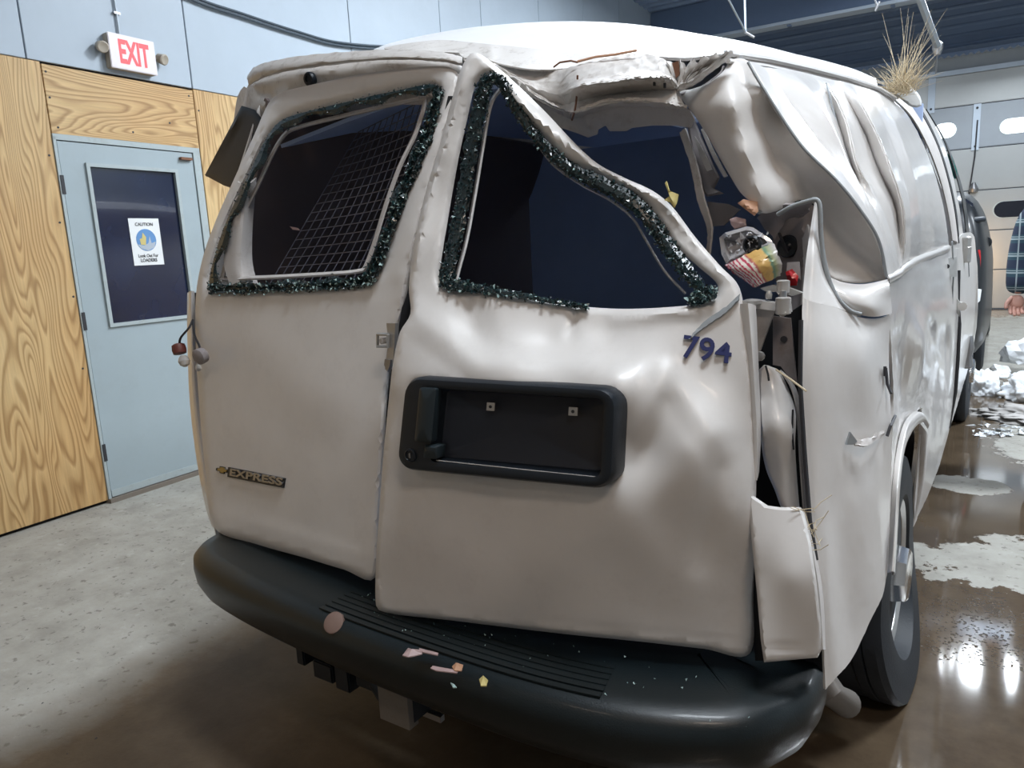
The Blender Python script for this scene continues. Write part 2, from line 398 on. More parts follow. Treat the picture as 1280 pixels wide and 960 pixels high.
def sheet(name, outline, ctrl, m, parent=None, holes=(), res=8, thick=.004, hem=(6, .008), hhem=None, ridges=(), smooth=True, angle=40, label=None, wob=0., extra=None):
    P = dens(outline, res, smooth); Hs = [dens(h, res*.8, smooth) for h in holes]
    lo, hi = P.min(0), P.max(0)
    gx, gy = np.meshgrid(np.arange(lo[0], hi[0], res), np.arange(lo[1], hi[1], res)); gx[::2] += res*.5
    G = np.c_[gx.ravel(), gy.ravel()]
    def ins(Q):
        r = inside(Q, P)
        for h in Hs: r &= ~inside(Q, h)
        return r
    G = G[ins(G)]
    d = dist_poly(G, P)
    for h in Hs: d = np.minimum(d, dist_poly(G, h))
    G = G[d > res*.45]
    rings = []
    for poly, w in [(P, hem[0] if hem else 0)]+[(h, (hhem or (0,))[0]) for h in Hs]:
        if not w: continue
        n = len(poly)
        for fr in (.35, .9):
            T = np.roll(poly, -1, 0)-np.roll(poly, 1, 0); T /= np.linalg.norm(T, axis=1)[:, None]+1e-9
            for sg in (1, -1):
                q = poly+sg*w*fr*np.c_[-T[:, 1], T[:, 0]]; rings.append(q)
    if rings:
        Rg = np.vstack(rings); Rg = Rg[ins(Rg)]
        dd = dist_poly(Rg, P)
        for h in Hs: dd = np.minimum(dd, dist_poly(Rg, h))
        Rg = Rg[dd > 1.2]
        G = np.vstack([G, Rg])
    pts = [P]+Hs; edges = []; base = 0
    for q in pts:
        n = len(q); edges += [(base+i, base+(i+1) % n) for i in range(n)]; base += n
    A = np.vstack(pts+[G])
    r = delaunay_2d_cdt([Vector((float(a), float(b_))) for a, b_ in A], edges, [], 0, 1e-4)
    Q = np.array([(v.x, v.y) for v in r[0]]); Fc = [list(f) for f in r[2]]
    cen = np.array([Q[f].mean(0) for f in Fc]); ok = ins(cen); Fc = [f for f, k in zip(Fc, ok) if k]
    used = sorted({i for f in Fc for i in f}); mp = {i: j for j, i in enumerate(used)}; Q = Q[used]; Fc = [[mp[i] for i in f] for f in Fc]
    if callable(ctrl): Y = ctrl(Q)
    else: Y = rbf(ctrl)(Q)
    if hem:
        dd = dist_poly(Q, P); Y = Y+hem[1]*np.clip(1-dd/hem[0], 0, 1)**2
    if hhem:
        for h in Hs: dd = dist_poly(Q, h); Y = Y+hhem[1]*np.clip(1-dd/hhem[0], 0, 1)**2
    for rg in ridges:
        a, b_, ht, w = rg[:4]; dd, t = dist_seg(Q, a, b_)
        prof = np.clip(1-dd/w, 0, 1); prof = prof**rg[4] if len(rg) > 4 else prof
        Y = Y-ht*prof*np.clip(np.minimum(t+.25, 1.25-t)*2.2, 0, 1)
    if wob:
        Y = Y+wob*(np.sin(Q[:, 0]*.043+1.3*np.sin(Q[:, 1]*.031))+np.sin(Q[:, 1]*.052+1.7*np.sin(Q[:, 0]*.027)))
    if extra is not None: Y = Y+extra(Q)
    V = [W(float(a), float(b_), float(c)) for (a, b_), c in zip(Q, Y)]
    return build(name, V, Fc, m, parent, thick, angle, label)

def box(name, c, size, m, parent=None, rot=0., bev=.0, label=None, R=None):
    bm = bmesh.new(); bmesh.ops.create_cube(bm, size=1)
    bmesh.ops.scale(bm, vec=size, verts=bm.verts)
    if bev: bmesh.ops.bevel(bm, geom=bm.edges[:], offset=bev, segments=2, affect='EDGES')
    T = Matrix.Translation(c) @ (R.to_4x4() if R is not None else Matrix.Rotation(rot, 4, 'Z'))
    bmesh.ops.transform(bm, matrix=T, verts=bm.verts)
    me = bpy.data.meshes.new(name); bm.to_mesh(me); bm.free(); return link(name, me, m, parent, label)
def bbox(name, s0, s1, o0, o1, z0, z1, m, parent=None, bev=0., label=None):
    """box in building coordinates; mesh origin at the box so object coords vary per panel"""
    o = box(name, (0, 0, 0), (o1-o0, s1-s0, z1-z0), m, None, 0, bev, label)
    c = B((s0+s1)/2, (o0+o1)/2, (z0+z1)/2)
    o.matrix_basis = Matrix.Translation(c) @ Matrix.Rotation(BANG, 4, 'Z')
    if parent is not None: o.parent = parent; o.matrix_parent_inverse = parent.matrix_basis.inverted()
    return o
def tube(name, pts, r, m, parent=None, n=8, label=None, rr=None, cap=True):
    pts = [Vector(p) for p in pts]; V = []; Fc = []; up = None
    for i, p in enumerate(pts):
        t = (pts[min(i+1, len(pts)-1)]-pts[max(i-1, 0)]).normalized()
        if up is None: up = t.orthogonal().normalized()
        up = (up-t*up.dot(t)).normalized(); sd = t.cross(up)
        R = rr[i] if rr else r
        for k in range(n):
            a = 2*math.pi*k/n; V.append(p+up*math.cos(a)*R+sd*math.sin(a)*R)
    for i in range(len(pts)-1):
        for k in range(n): Fc.append([i*n+k, i*n+(k+1) % n, (i+1)*n+(k+1) % n, (i+1)*n+k])
    if cap: Fc.append(list(range(n))[::-1]); Fc.append([len(V)-n+k for k in range(n)])
    if name is None: return V, Fc
    return build(name, V, Fc, m, parent, 0, 50, label, face_cam=False)
def multi(name, pieces, m, parent=None, label=None, angle=40, mi=None):
    V = []; Fc = []; I = []
    for k, (v, f) in enumerate(pieces):
        b_ = len(V); V += list(v); Fc += [[i+b_ for i in q] for q in f]; I += [mi[k] if mi else 0]*len(f)
    return build(name, V, Fc, m, parent, 0, angle, label, face_cam=False, mi=I if mi else None)
def lathe(name, c, axis, prof, m, parent=None, n=32, label=None, shape=None):
    """prof: (radius, height along axis)"""
    axis = Vector(axis).normalized(); u = axis.orthogonal().normalized(); v = axis.cross(u); c = Vector(c); V = []; Fc = []
    for (r, h) in prof:
        for k in range(n):
            a = 2*math.pi*k/n; p = c+axis*h+(u*math.cos(a)+v*math.sin(a))*r
            V.append(shape(p) if shape else p)
    for i in range(len(prof)-1):
        for k in range(n): Fc.append([i*n+k, i*n+(k+1) % n, (i+1)*n+(k+1) % n, (i+1)*n+k])
    Fc.append(list(range(n))[::-1]); Fc.append([len(V)-n+k for k in range(n)])
    return build(name, V, Fc, m, parent, 0, 35, label, face_cam=False)
def quad_prism(name, corners, thick, m, parent=None, label=None):
    """plate from world points (polygon), thickness away from the camera"""
    return build(name, corners, [list(range(len(corners)))], m, parent, thick, 30, label)
def text(name, s, o, ux, uy, w, h, m, parent=None, ext=.002, bold=0., label=None, spacing=1.):
    """text fitted into the parallelogram o + ux*w, o + uy*h"""
    cu = bpy.data.curves.new('t', 'FONT'); cu.body = s; cu.extrude = .01; cu.offset = bold; cu.space_character = spacing; cu.resolution_u = 4
    t = bpy.data.objects.new('t', cu); COL.objects.link(t); bpy.context.view_layer.update()
    dg = bpy.context.evaluated_depsgraph_get(); me = bpy.data.meshes.new_from_object(t.evaluated_get(dg)); bpy.data.objects.remove(t); bpy.data.curves.remove(cu)
    xs = [v.co.x for v in me.vertices]; ys = [v.co.y for v in me.vertices]; x0, x1, y0, y1 = min(xs), max(xs), min(ys), max(ys)
    nrm = ux.cross(uy).normalized()
    for v in me.vertices:
        v.co = o+ux*((v.co.x-x0)/(x1-x0)*w)+uy*((v.co.y-y0)/(y1-y0)*h)+nrm*(ext*(v.co.z/.01))
    me.name = name; me.materials.clear(); return link(name, me, m, parent, label)

# ================================================================== SETTING
fl = bbox('floor', S_BACK, S_FAR, -.1, O_R, -.15, 0, 'floor'); struct(fl, 'concrete garage floor, partly wet and brown, van shade painted in')
# ceiling of corrugated sheet
V = []; Fc = []; s = S_BACK; k = 0
while s < S_FAR:
    for ds, dz in ((0, 0), (.05, 0), (.08, .035), (.15, .035), (.18, 0)):
        V += [B(s+ds, -.1, H+dz), B(s+ds, O_R, H+dz)]
    s += .2
n = len(V)//2; Fc = [[2*i, 2*i+1, 2*i+3, 2*i+2] for i in range(n-1)]
ce = build('ceiling', V, Fc, 'ceil', None, -.02, 20, face_cam=False); struct(ce, 'dark blue-grey corrugated metal ceiling')
wb = bbox('wall_back', S_BACK-.15, S_BACK, -.1, O_R, 0, H+.1, 'farwall'); struct(wb)
wr = bbox('wall_right', S_BACK, S_FAR, O_R, O_R+.15, 0, H+.1, 'farwall'); struct(wr)
# left wall
wl = empty('wall_left', B(3, -.1, 0)); struct(wl, 'left wall, blue-grey panels above plywood')
bbox('wall_core', S_BACK, S_FAR, -.15, -.02, 0, H+.1, 'darkgap', wl, label='dark core behind the boards')
ZP = 2.425
seams = [-6, -4.45, -2.95, -1.45, -.45, .515, 1.497, 3.01, 4.25, 4.966, 6.2, 7.4, 8.6, 9.8, 11.1, S_FAR]
for a, b_ in zip(seams[:-1], seams[1:]):
    bbox('metal_panel', a+.004, b_-.004, -.02, 0, ZP+.006, H+.02, 'upper', wl, bev=.002)
for a, b_, z0, z1 in [(-6, -4.26, .02, ZP), (-4.25, -3.05, .02, ZP), (-3.04, -1.84, .02, ZP), (-1.83, -.63, .02, ZP), (-.62, .577, .02, ZP), (.583, 1.49, 2.066, ZP-.008),
                      (1.496, 2.71, .02, ZP), (2.72, 3.93, .02, ZP), (3.94, 5.15, .02, ZP), (5.16, 6.37, .02, ZP), (6.38, 7.6, .02, ZP), (7.61, 8.8, .02, ZP), (8.81, 10., .02, ZP), (10.01, 11.2, .02, ZP), (11.21, S_FAR, .02, ZP)]:
    bbox('plywood_panel', a, b_, -.02, .004, z0, z1, 'ply_h' if z0 > 1 else 'ply', wl, bev=.0015)
scr = []
for s_, z_ in [(.60, 2.38), (.60, 2.25), (.62, 2.10), (1.05, 2.12), (1.30, 2.2), (1.46, 2.38), (.55, 1.95), (.55, 1.6), (.56, 1.2), (.55, .8), (.2, 2.38), (1.52, 2.3), (1.52, 1.9), (1.55, 1.5)]:
    p = B(s_, .004, z_); scr.append(tube(None, [p, p+BN*.002], .006, None))
multi('screw_heads', scr, 'ink', wl)['kind'] = 'stuff'
# door 1 in the left wall
S0, S1 = .597, 1.432
d1 = empty('door_1', B((S0+S1)/2, 0, 0)); struct(d1, 'blue-grey steel door with dark window')
bbox('door_jamb', S0-.018, S0-.002, -.02, .012, 0, 2.05, 'doorframe', d1); bbox('door_jamb', S1+.002, S1+.05, -.02, .012, 0, 2.05, 'doorframe', d1)
bbox('door_head', S0-.018, S1+.05, -.02, .012, 2.035, 2.065, 'doorframe', d1)
g0, g1, z0, z1 = .755, 1.285, 1.03, 1.905
V = []; Fc = []
leaf = empty('door_leaf', B((S0+S1)/2, 0, 0)); leaf.parent = d1; leaf.matrix_parent_inverse = d1.matrix_basis.inverted()
for (a, b_, c, d) in [(S0+.004, g0, .03, 2.03), (g1, S1-.004, .03, 2.03), (g0, g1, .03, z0), (g0, g1, z1, 2.03)]:
    V_ = [B(a, .005, c), B(b_, .005, c), B(b_, .005, d), B(a, .005, d)]; i = len(V); V += V_; Fc.append([i, i+1, i+2, i+3])
build('leaf_skin', V, Fc, 'door', leaf, .035, 30)
pr = []
for (a, b_, c, d) in [(g0-.02, g0, z0-.02, z1+.02), (g1, g1+.02, z0-.02, z1+.02), (g0, g1, z0-.02, z0), (g0, g1, z1, z1+.02)]:
    for oo in (.006,):
        v = [B(a, oo, c), B(b_, oo, c), B(b_, oo, d), B(a, oo, d), B(a, oo+.012, c), B(b_, oo+.012, c), B(b_, oo+.012, d), B(a, oo+.012, d)]
        pr.append((v, [[4, 5, 6, 7], [0, 1, 5, 4], [1, 2, 6, 5], [2, 3, 7, 6], [3, 0, 4, 7]]))
multi('glazing_bead', pr, 'doorframe', leaf)
bbox('window_pane', g0, g1, -.012, -.004, z0, z1, 'dglass', leaf)
bbox('door_sweep', S0+.004, S1-.004, .004, .01, .03, .07, 'doorframe', leaf)
bbox('threshold', S0-.02, S1+.05, -.02, .03, 0, .025, 'sill', d1)
for z_ in (1.80, 1.06, .30):
    h = bbox('hinge', S0-.012, S0+.006, .005, .016, z_-.05, z_+.05, 'ink', d1)
bbox('door_catch', S1-.10, S1-.02, .006, .03, 1.985, 2.0, 'rust', d1)
# doorknob hidden behind the van side is still on the leaf
lathe('door_knob', B(S1-.07, .005, .95), BN, [(.03, 0), (.03, .01), (.012, .015), (.012, .04), (.028, .05), (.028, .07), (.01, .08)], 'steel', leaf, 20)

# caution poster taped on the door window
po = thing('notice_sheet', 'white caution notice with a round blue picture taped on door window', 'poster', WL(182, 302, -.004))
c = [WL(158, 272, -.002), WL(199, 273, -.002), WL(205, 332, -.002), WL(167, 332, -.002)]
pw = 0.195; ux = BU; uy = Vector((0, 0, 1)); po0 = B(.945, .0, 1.352); ph = .275
def PP(u, v, off=0.): return po0+BU*(u*pw)+uy*(v*ph)-BU*0+BN*off
quad_prism('paper', [PP(0, 1, .0), PP(1, 1, .0), PP(1, 0, .0), PP(0, 0, .0)], .0015, 'paper', po)
disc = [PP(.5+.33*math.cos(a)*1.0, .54+.235*math.sin(a), .0012) for a in [i*math.pi/16 for i in range(32)]]
quad_prism('picture', disc, .001, 'blueprint', po)
quad_prism('picture', [PP(.20, .45, .002), PP(.30, .36, .002), (PP(.52, .31, .002)), PP(.74, .38, .002), PP(.80, .50, .002), PP(.66, .47, .002), PP(.62, .62, .002), PP(.55, .47, .002), PP(.40, .42, .002)], .0006, 'greyprint', po, 'grey bucket shape of the print')
quad_prism('picture', [PP(.30, .44, .0026), PP(.46, .43, .0026), PP(.50, .60, .0026), PP(.40, .70, .0026), PP(.36, .58, .0026), PP(.28, .56, .0026)], .0006, 'yellow', po, 'yellow loader shape of the print')
text('lettering', 'CAUTION', PP(.2, .84, .0015), ux, uy, pw*.58, ph*.07, 'ink', po, .0004, .01)
text('lettering', 'Look Out For', PP(.17, .17, .0015), ux, uy, pw*.66, ph*.07, 'ink', po, .0004, .01)
text('lettering', 'LOADERS', PP(.23, .07, .0015), ux, uy, pw*.54, ph*.075, 'ink', po, .0004, .015)

# exit sign
es = thing('exit_sign', 'white emergency exit sign with red EXIT letters above the grey door', 'sign', B(1.07, 0, 2.55))
e0, e1, ez0, ez1, eo = .945, 1.225, 2.455, 2.64, .055
bbox('sign_housing', e0, e1, 0, eo-.008, ez0, ez1, 'signtan', es, bev=.004)
bbox('sign_face', e0-.002, e1+.002, eo-.008, eo, ez0-.002, ez1+.002, 'signwhite', es, bev=.003)
text('lettering', 'EXIT', B(e0+.055, eo+.0005, ez0+.03), BU, Vector((0, 0, 1)), .185, .13, 'exitred', es, .0012, .03)
for s_, sg in ((e0-.035, -1), (e1+.045, 1)):
    lh = bbox('lamp_arm', min(s_, s_-sg*.04), max(s_, s_-sg*.04), .02, .032, 2.555, 2.567, 'signtan', es)
    lathe('lamp_head', B(s_, .02, 2.565), (BN+Vector((0, 0, -.35))+BU*sg*.2), [(.012, -.01), (.026, 0), (.03, .03), (.032, .045), (.026, .05), (.008, .046)], 'signtan', es, 20)
tube('conduit', [B(1.043, .012, 2.64), B(1.043, .012, 2.78), B(1.03, .012, 3.4), B(1.03, .012, H)], .006, 'conduit', es)
for z_ in (2.76, 3.2): bbox('conduit_clip', 1.025, 1.062, 0, .02, z_, z_+.012, 'steel', es)
# cables along the wall
cb = thing('wall_cable', 'two dark cables sagging along the upper left wall', 'cable', B(2, .03, 2.95))
for dz in (0, .022):
    pts = [B(-.5, .02, 3.35+dz), B(.6, .02, 3.1+dz), B(1.5, .02, 2.965+dz), B(1.94, .02, 2.945+dz), B(2.4, .02, 2.935+dz), B(2.9, .02, 2.95+dz), B(3.8, .02, 3.1+dz), B(5, .02, 3.4+dz)]
    tube('cable', [Vector(p) for p in cr(pts, 40)], .009, 'cable', cb)

# far wall with garage door
wf = empty('wall_far', B(S_FAR, 5, 0)); struct(wf, 'far wall around the garage door')
GO0, GO1 = 2.0, 7.6
bbox('wall_skin', S_FAR, S_FAR+.15, -.1, GO0, 0, 3.95, 'farwall', wf)
bbox('wall_skin', S_FAR, S_FAR+.15, GO1, O_R, 0, 3.95, 'farwall', wf)
bbox('wall_skin', S_FAR, S_FAR+.15, GO0, GO1, 3.72, 3.95, 'farwall', wf)
V = []; z_ = 3.98
while z_ < H+.05:
    for dz, ds in ((0, 0), (.02, .012), (.10, .012), (.12, 0)): V += [B(S_FAR-.05+ds, -.1, z_+dz), B(S_FAR-.05+ds, O_R, z_+dz)]
    z_ += .14
build('upper_cladding', V, [[2*i, 2*i+1, 2*i+3, 2*i+2] for i in range(len(V)//2-1)], 'ceil', wf, .01, 20)
V = []; o_ = -.1
while o_ < O_R:
    for do, dz in ((0, 0), (.05, .045), (.10, 0)): V += [B(S_FAR-.09, o_+do, 3.925+dz), B(S_FAR-.09, o_+do, 4.0), B(S_FAR-.30, o_+do, 4.02)]
    o_ += .10
k = len(V)//3; build('serrated_edge', V, [[3*i+a, 3*i+3+a, 3*i+4+a, 3*i+1+a] for i in range(k-1) for a in (0, 1)], 'beam', wf, .006, 20)
gd = empty('door_2', B(S_FAR, (GO0+GO1)/2, 0)); struct(gd, 'sectional metal garage door')
zs = [0.01, .63, 1.25, 1.88, 2.53, 3.19, 3.70]
for i in range(6):
    a, b_ = zs[i], zs[i+1]; sec = 'section_d' if i == 4 else 'section'
    sc_ = bbox('door_section', S_FAR-.06, S_FAR-.01, GO0, GO1, a+.008, b_-.008, sec, gd, bev=.006)
bbox('header_track', S_FAR-.12, S_FAR-.06, GO0-.1, GO1+.1, 3.66, 3.73, 'beam_lt', gd)
def slot(px0, px1, py0, py1, m, name):
    a, b_ = WF(px0, py0, .06), WF(px1, py1, .06); oa, ob = (a-P0).dot(BN), (b_-P0).dot(BN); za, zb = a.z, b_.z
    r = abs(za-zb)/2; cz = (za+zb)/2; pts = []
    for k in range(10): t = math.pi/2+math.pi*k/9; pts.append(B(S_FAR-.065, oa+r+r*math.cos(t), cz+r*math.sin(t)))
    for k in range(10): t = -math.pi/2+math.pi*k/9; pts.append(B(S_FAR-.065, ob-r+r*math.cos(t), cz+r*math.sin(t)))
    f = quad_prism(name, pts, .012, 'doorframe', gd); c = sum(pts, Vector())/len(pts)
    quad_prism('pane', [c+(p-c)*.93-BU*.003 for p in pts], .008, m, f)
slot(1166, 1196, 155, 172, 'daylight', 'section_window'); slot(1249, 1290, 149, 165, 'daylight', 'section_window')
slot(1310, 1350, 143, 159, 'daylight', 'section_window'); slot(1120, 1142, 160, 177, 'daylight', 'section_window')
slot(1241, 1300, 252, 270, 'glass_dk', 'vision_slot')
for (pa, pb) in [((1166, 90), (1162, 142)), ((1222, 130), (1219, 188))]:
    a, b_ = WF(*pa, .06), WF(*pb, .06); oa = (a-P0).dot(BN)
    bbox('strap', S_FAR-.085, S_FAR-.06, oa-.05, oa+.05, b_.z, a.z, 'beam_lt', gd)
    for zz in (a.z-.06, b_.z+.06): tube('strap_bolt', [B(S_FAR-.085, oa, zz), B(S_FAR-.095, oa, zz)], .018, 'ink', gd)
a, b_ = WF(1222, 150, .1), WF(1211, 243, .1); tube('pull_rope', [a, (a+b_)/2+Vector((.02, 0, 0)), b_], .01, 'ink', gd, 6)
a = WF(1217, 236, .1); lathe('rope_bracket', a, (0, 0, 1), [(.06, -.05), (.07, 0), (.02, .10)], 'steel', gd, 12)
# steel beam and hanging struts
bm_ = thing('roof_beam', 'blue-grey steel roof beam crossing the ceiling before the garage door', 'beam', B(9.9, 4, 4.4))
bbox('beam_web', 9.88, 9.93, 0, O_R, 4.28, H, 'beam', bm_); bbox('beam_flange', 9.80, 10.02, 0, O_R, 4.24, 4.28, 'beam_lt', bm_)  # flange paler than the web, its lit edge put into the colour
for o_ in (2.0, 3.3, 4.6, 5.9): bbox('beam_bolt_plate', 9.86, 9.95, o_, o_+.05, 4.22, 4.28, 'beam', bm_)
b2 = thing('roof_beam', 'second steel beam across the ceiling nearer the camera', 'beam', B(5.2, 4, 4.5))
bbox('beam_web', 5.18, 5.23, 0, O_R, 4.5, H, 'beam', b2); bbox('beam_flange', 5.1, 5.3, 0, O_R, 4.46, 4.5, 'beam_lt', b2)  # pale flange paints in a lit edge here as well
hs = thing('hanging_strut', 'grey steel strut slanting down from the ceiling above the door', 'strut', WF(1172, 60, 2))
a, b_ = W(1172, 58, 9.0), W(1146, -12, 7.6); tube('strut_bar', [a, b_], .035, 'conduit', hs, 6); lathe('strut_foot', a, (0, 0, 1), [(.03, -.08), (.05, -.02), (.05, .02), (.02, .05)], 'steel', hs, 12)
tube('strut_rod', [a, W(1170, 92, 9.2)], .008, 'steel', hs, 6)
hr = thing('hanging_rod', 'thin vertical rod hanging from the ceiling above the van roof', 'rod', W(932, 42, 8.5))
tube('rod', [W(932, 42, 8.5), W(931, 0, 8.5), W(931, -30, 8.5)], .012, 'conduit', hr, 6); tube('rod_brace', [W(932, 40, 8.5), W(915, 8, 8.0), W(905, -12, 7.8)], .01, 'conduit', hr, 6); tube('rod_foot', [W(931, 40, 8.5), W(943, 47, 8.5)], .014, 'steel', hr, 6)
hk = thing('ceiling_hook', 'small wire hook hanging under the ceiling at the top', 'hook', W(1095, 10, 6))
tube('hook_wire', [W(1090, -12, 6), W(1096, 6, 6), W(1094, 14, 6), W(1100, 2, 6)], .007, 'steel', hk, 6)

# lamps
for (s_, o_, z_, ls, lo_, wt, colr, lab_) in LAMPS:
    warm = colr == WARM
    # fixtures hang out of the photograph's frame; each is a plain steel tray with its diffuser
    t = thing('ceiling_lamp', '', 'lamp', B(s_, o_, z_), 'ceiling lamps outside the frame'); t['label'] = lab_
    bbox('lamp_tray', s_-ls/2-.02, s_+ls/2+.02, o_-lo_/2-.02, o_+lo_/2+.02, z_+.02, z_+.08, 'beam_lt', t)
    bbox('lamp_diffuser', s_-ls/2, s_+ls/2, o_-lo_/2, o_+lo_/2, z_+.005, z_+.02, 'lampwarm' if warm else 'lampcool', t)
    tube('lamp_chain', [B(s_, o_, z_+.08), B(s_, o_, H)], .006, 'steel', t, 6)
    ld = bpy.data.lights.new('lamp_light', 'AREA'); ld.shape = 'RECTANGLE'; ld.size = lo_; ld.size_y = ls; ld.energy = wt; ld.color = colr
    lo = bpy.data.objects.new('lamp_light', ld); COL.objects.link(lo); lo.matrix_basis = Matrix.Translation(B(s_, o_, z_)) @ Matrix.Rotation(BANG, 4, 'Z')

# ================================================================== VAN
van = thing('van', 'wrecked white cargo van with smashed rear windows and crumpled right corner', 'van', (-1.1, 3.4, 0))
def w3(*a): return Vector(a)
NRM = Vector((0, -1, 0))

# ---- left rear door
LD = [(268, 660, 1.205), (380, 697, 1.165), (468, 722, 1.135), (245, 365, 1.30), (250, 540, 1.25), (510, 345, 1.24), (345, 118, 1.40), (573, 85, 1.36), (330, 500, 1.225), (420, 500, 1.195), (490, 480, 1.20), (450, 300, 1.27), (440, 100, 1.38)]
fLD = rbf(LD)
outl = [(350, 116), (380, 108), (450, 93), (520, 84), (562, 84), (574, 96), (566, 140), (548, 205), (530, 270), (516, 330), (506, 380), (494, 420), (486, 470), (480, 560), (474, 640), (469, 722), (430, 712), (380, 697), (320, 680), (268, 660), (258, 600), (250, 520), (245, 440), (245, 368), (254, 320), (270, 275), (292, 225), (318, 168), (335, 130)]
hole = [(349, 153), (372, 143), (420, 131), (480, 117), (535, 106), (548, 108), (549, 122), (535, 170), (514, 215), (497, 262), (484, 305), (472, 338), (462, 351), (440, 356), (380, 360), (320, 363), (268, 364), (262, 352), (268, 322), (284, 275), (308, 225), (332, 175)]
ld = sheet('rear_door', outl, LD, 'paint_door', van, holes=[hole], res=8, thick=.03, hem=(7, .012), hhem=(10, .014), wob=.0006,
           ridges=[((292, 272), (345, 143), -.006, 9), ((345, 143), (545, 96), -.006, 9), ((560, 110), (500, 345), .008, 14), ((505, 345), (490, 470), .006, 12), ((540, 120), (478, 340), -.005, 8), ((262, 374), (480, 365), -.003, 6), ((272, 640), (470, 700), .002, 10)], label='left rear cargo door with empty window opening')
def fromY(f, dy=0.): return lambda px, py: W(px, py, float(f(np.array([[px, py]], float))[0])+dy)
pL = fromY(fLD)
def inner_lip(name, hole_, f, inset, dy, w, parent, m='paint'):
    P = dens(hole_, 8); c = P.mean(0); T = np.roll(P, -1, 0)-np.roll(P, 1, 0); T /= np.linalg.norm(T, axis=1)[:, None]
    Nn = np.c_[-T[:, 1], T[:, 0]]
    if (Nn*(c-P)).sum() < 0: Nn = -Nn
    V = []
    for k, (a, d_) in enumerate([(inset, dy), (inset+w*.5, dy-.004), (inset+w, dy), (inset+w+1, dy+.03)]):
        q = P+Nn*a; y = f(q)+d_; V += [W(q[i, 0], q[i, 1], y[i]) for i in range(len(q))]
    n = len(P); Fc = [[k*n+i, k*n+(i+1) % n, (k+1)*n+(i+1) % n, (k+1)*n+i] for k in range(3) for i in range(n)]
    return build(name, V, Fc, m, parent, .002, 50)
inner_lip('inner_frame', hole, fLD, 13, .03, 4.5, ld, 'primer')
def shards(name, path, f, w, n, dy, parent, seed=1, size=(.002, .0055), pale=.06, closed=True, prob=None):
    """broken safety glass still stuck round an opening: crumbs in three greens plus its black seal"""
    R = np.random.RandomState(seed); P = dens(path, 6) if closed else cr(path, 80)
    c = P.mean(0); T = np.roll(P, -1, 0)-np.roll(P, 1, 0); T /= np.linalg.norm(T, axis=1)[:, None]+1e-9
    Nn = np.c_[-T[:, 1], T[:, 0]]
    if (Nn*(c-P)).sum() < 0: Nn = -Nn
    V = []; Fc = []; I = []; K = len(P)
    # seal strip
    wj = [w*(.8+.35*math.sin(i*.7)+.25*R.rand()) for i in range(K)]
    for (fr, d_) in ((-.05, dy-.001), (.4, dy-.006), (1., dy-.002), (1.05, dy+.01)):
        q = P+Nn*(np.array(wj)*fr)[:, None]; y = f(q)+d_; V += [W(q[i, 0], q[i, 1], y[i]) for i in range(K)]
    for k in range(3):
        for i in range(K if closed else K-1): Fc.append([k*K+i, k*K+(i+1) % K, (k+1)*K+(i+1) % K, (k+1)*K+i]); I.append(0)
    for _ in range(n):
        i = R.randint(K); q = P[i]+Nn[i]*wj[i]*R.uniform(-.08, 1.12)+R.normal(0, 1.5, 2)
        y = float(f(q[None])[0])+dy-R.uniform(.0, .008); p = W(q[0], q[1], y); s = R.uniform(*size)
        b_ = len(V)
        pts = [Vector(R.normal(0, 1, 3)).normalized()*s*R.uniform(.6, 1.2) for _k in range(4)]
        V += [p+x for x in pts]; Fc += [[b_, b_+1, b_+2], [b_, b_+2, b_+3], [b_, b_+3, b_+1], [b_+1, b_+3, b_+2]]
        t = 0 if R.rand() < .45 else (2 if R.rand() < pale else 1); I += [t]*4
    me = bpy.data.meshes.new(name); me.from_pydata([tuple(v) for v in V], [], Fc); me.polygons.foreach_set('material_index', I)
    o = link(name, me, ['sh1', 'sh2', 'sh3'], parent, 'ring of crumbled dark green safety glass'); o['kind'] = 'stuff'; return o
shards('broken_glass', hole, fLD, 9, 2600, .002, ld, 3, size=(.0015, .0042), pale=.05)
shards('broken_glass', [(262, 356), (300, 356), (360, 354), (420, 352), (463, 345), (463, 356), (420, 361), (360, 363), (300, 366), (264, 366)], fLD, 2.5, 900, -.004, ld, 9, pale=.5, size=(.003, .007))
shards('broken_glass', [(462, 350), (476, 330), (500, 262), (540, 170), (552, 112), (545, 112), (530, 160), (490, 262), (468, 320), (455, 345)], fLD, 3, 900, -.003, ld, 12, pale=.2, size=(.004, .008))
# badge
pB = fromY(fLD, -.004)
bdg = quad_prism('name_badge', [pB(285, 584), pB(356, 598), pB(354, 610), pB(284, 596)], .005, 'black_pl', ld, 'black badge reading EXPRESS')
o_ = fromY(fLD, -.0055)(287.5, 594.5); ux = (fromY(fLD, -.0055)(353, 607.2)-o_); uy = fromY(fLD, -.0055)(288.5, 585.5)-o_
text('badge_lettering', 'EXPRESS', o_, ux.normalized(), uy.normalized(), ux.length, uy.length, 'steel', bdg, .002, .035, spacing=1.05)
def poly_px(name, pts, f, dy, th, m, parent, label=None):
    g = fromY(f, dy); return quad_prism(name, [g(*p) for p in pts], th, m, parent, label)
bow = lambda s, cx, cy: [(cx+s*a, cy+s*(b_+a*.2)) for a, b_ in [(-9.5, -1.5), (-4, -2.2), (-4, -5.2), (4, -5.2), (4, -2.2), (9.5, -2.2), (8, 2.6), (3, 2.6), (3, 5.6), (-4, 5.6), (-4, 2.6), (-10, 2.6)]]
emb = poly_px('bowtie_emblem', bow(.78, 277.5, 587.5), fLD, -.004, .004, 'ink', ld, 'gold cross-shaped emblem with a black rim'); poly_px('emblem_face', bow(.6, 277.5, 587.5), fLD, -.0065, .003, 'gold', emb)
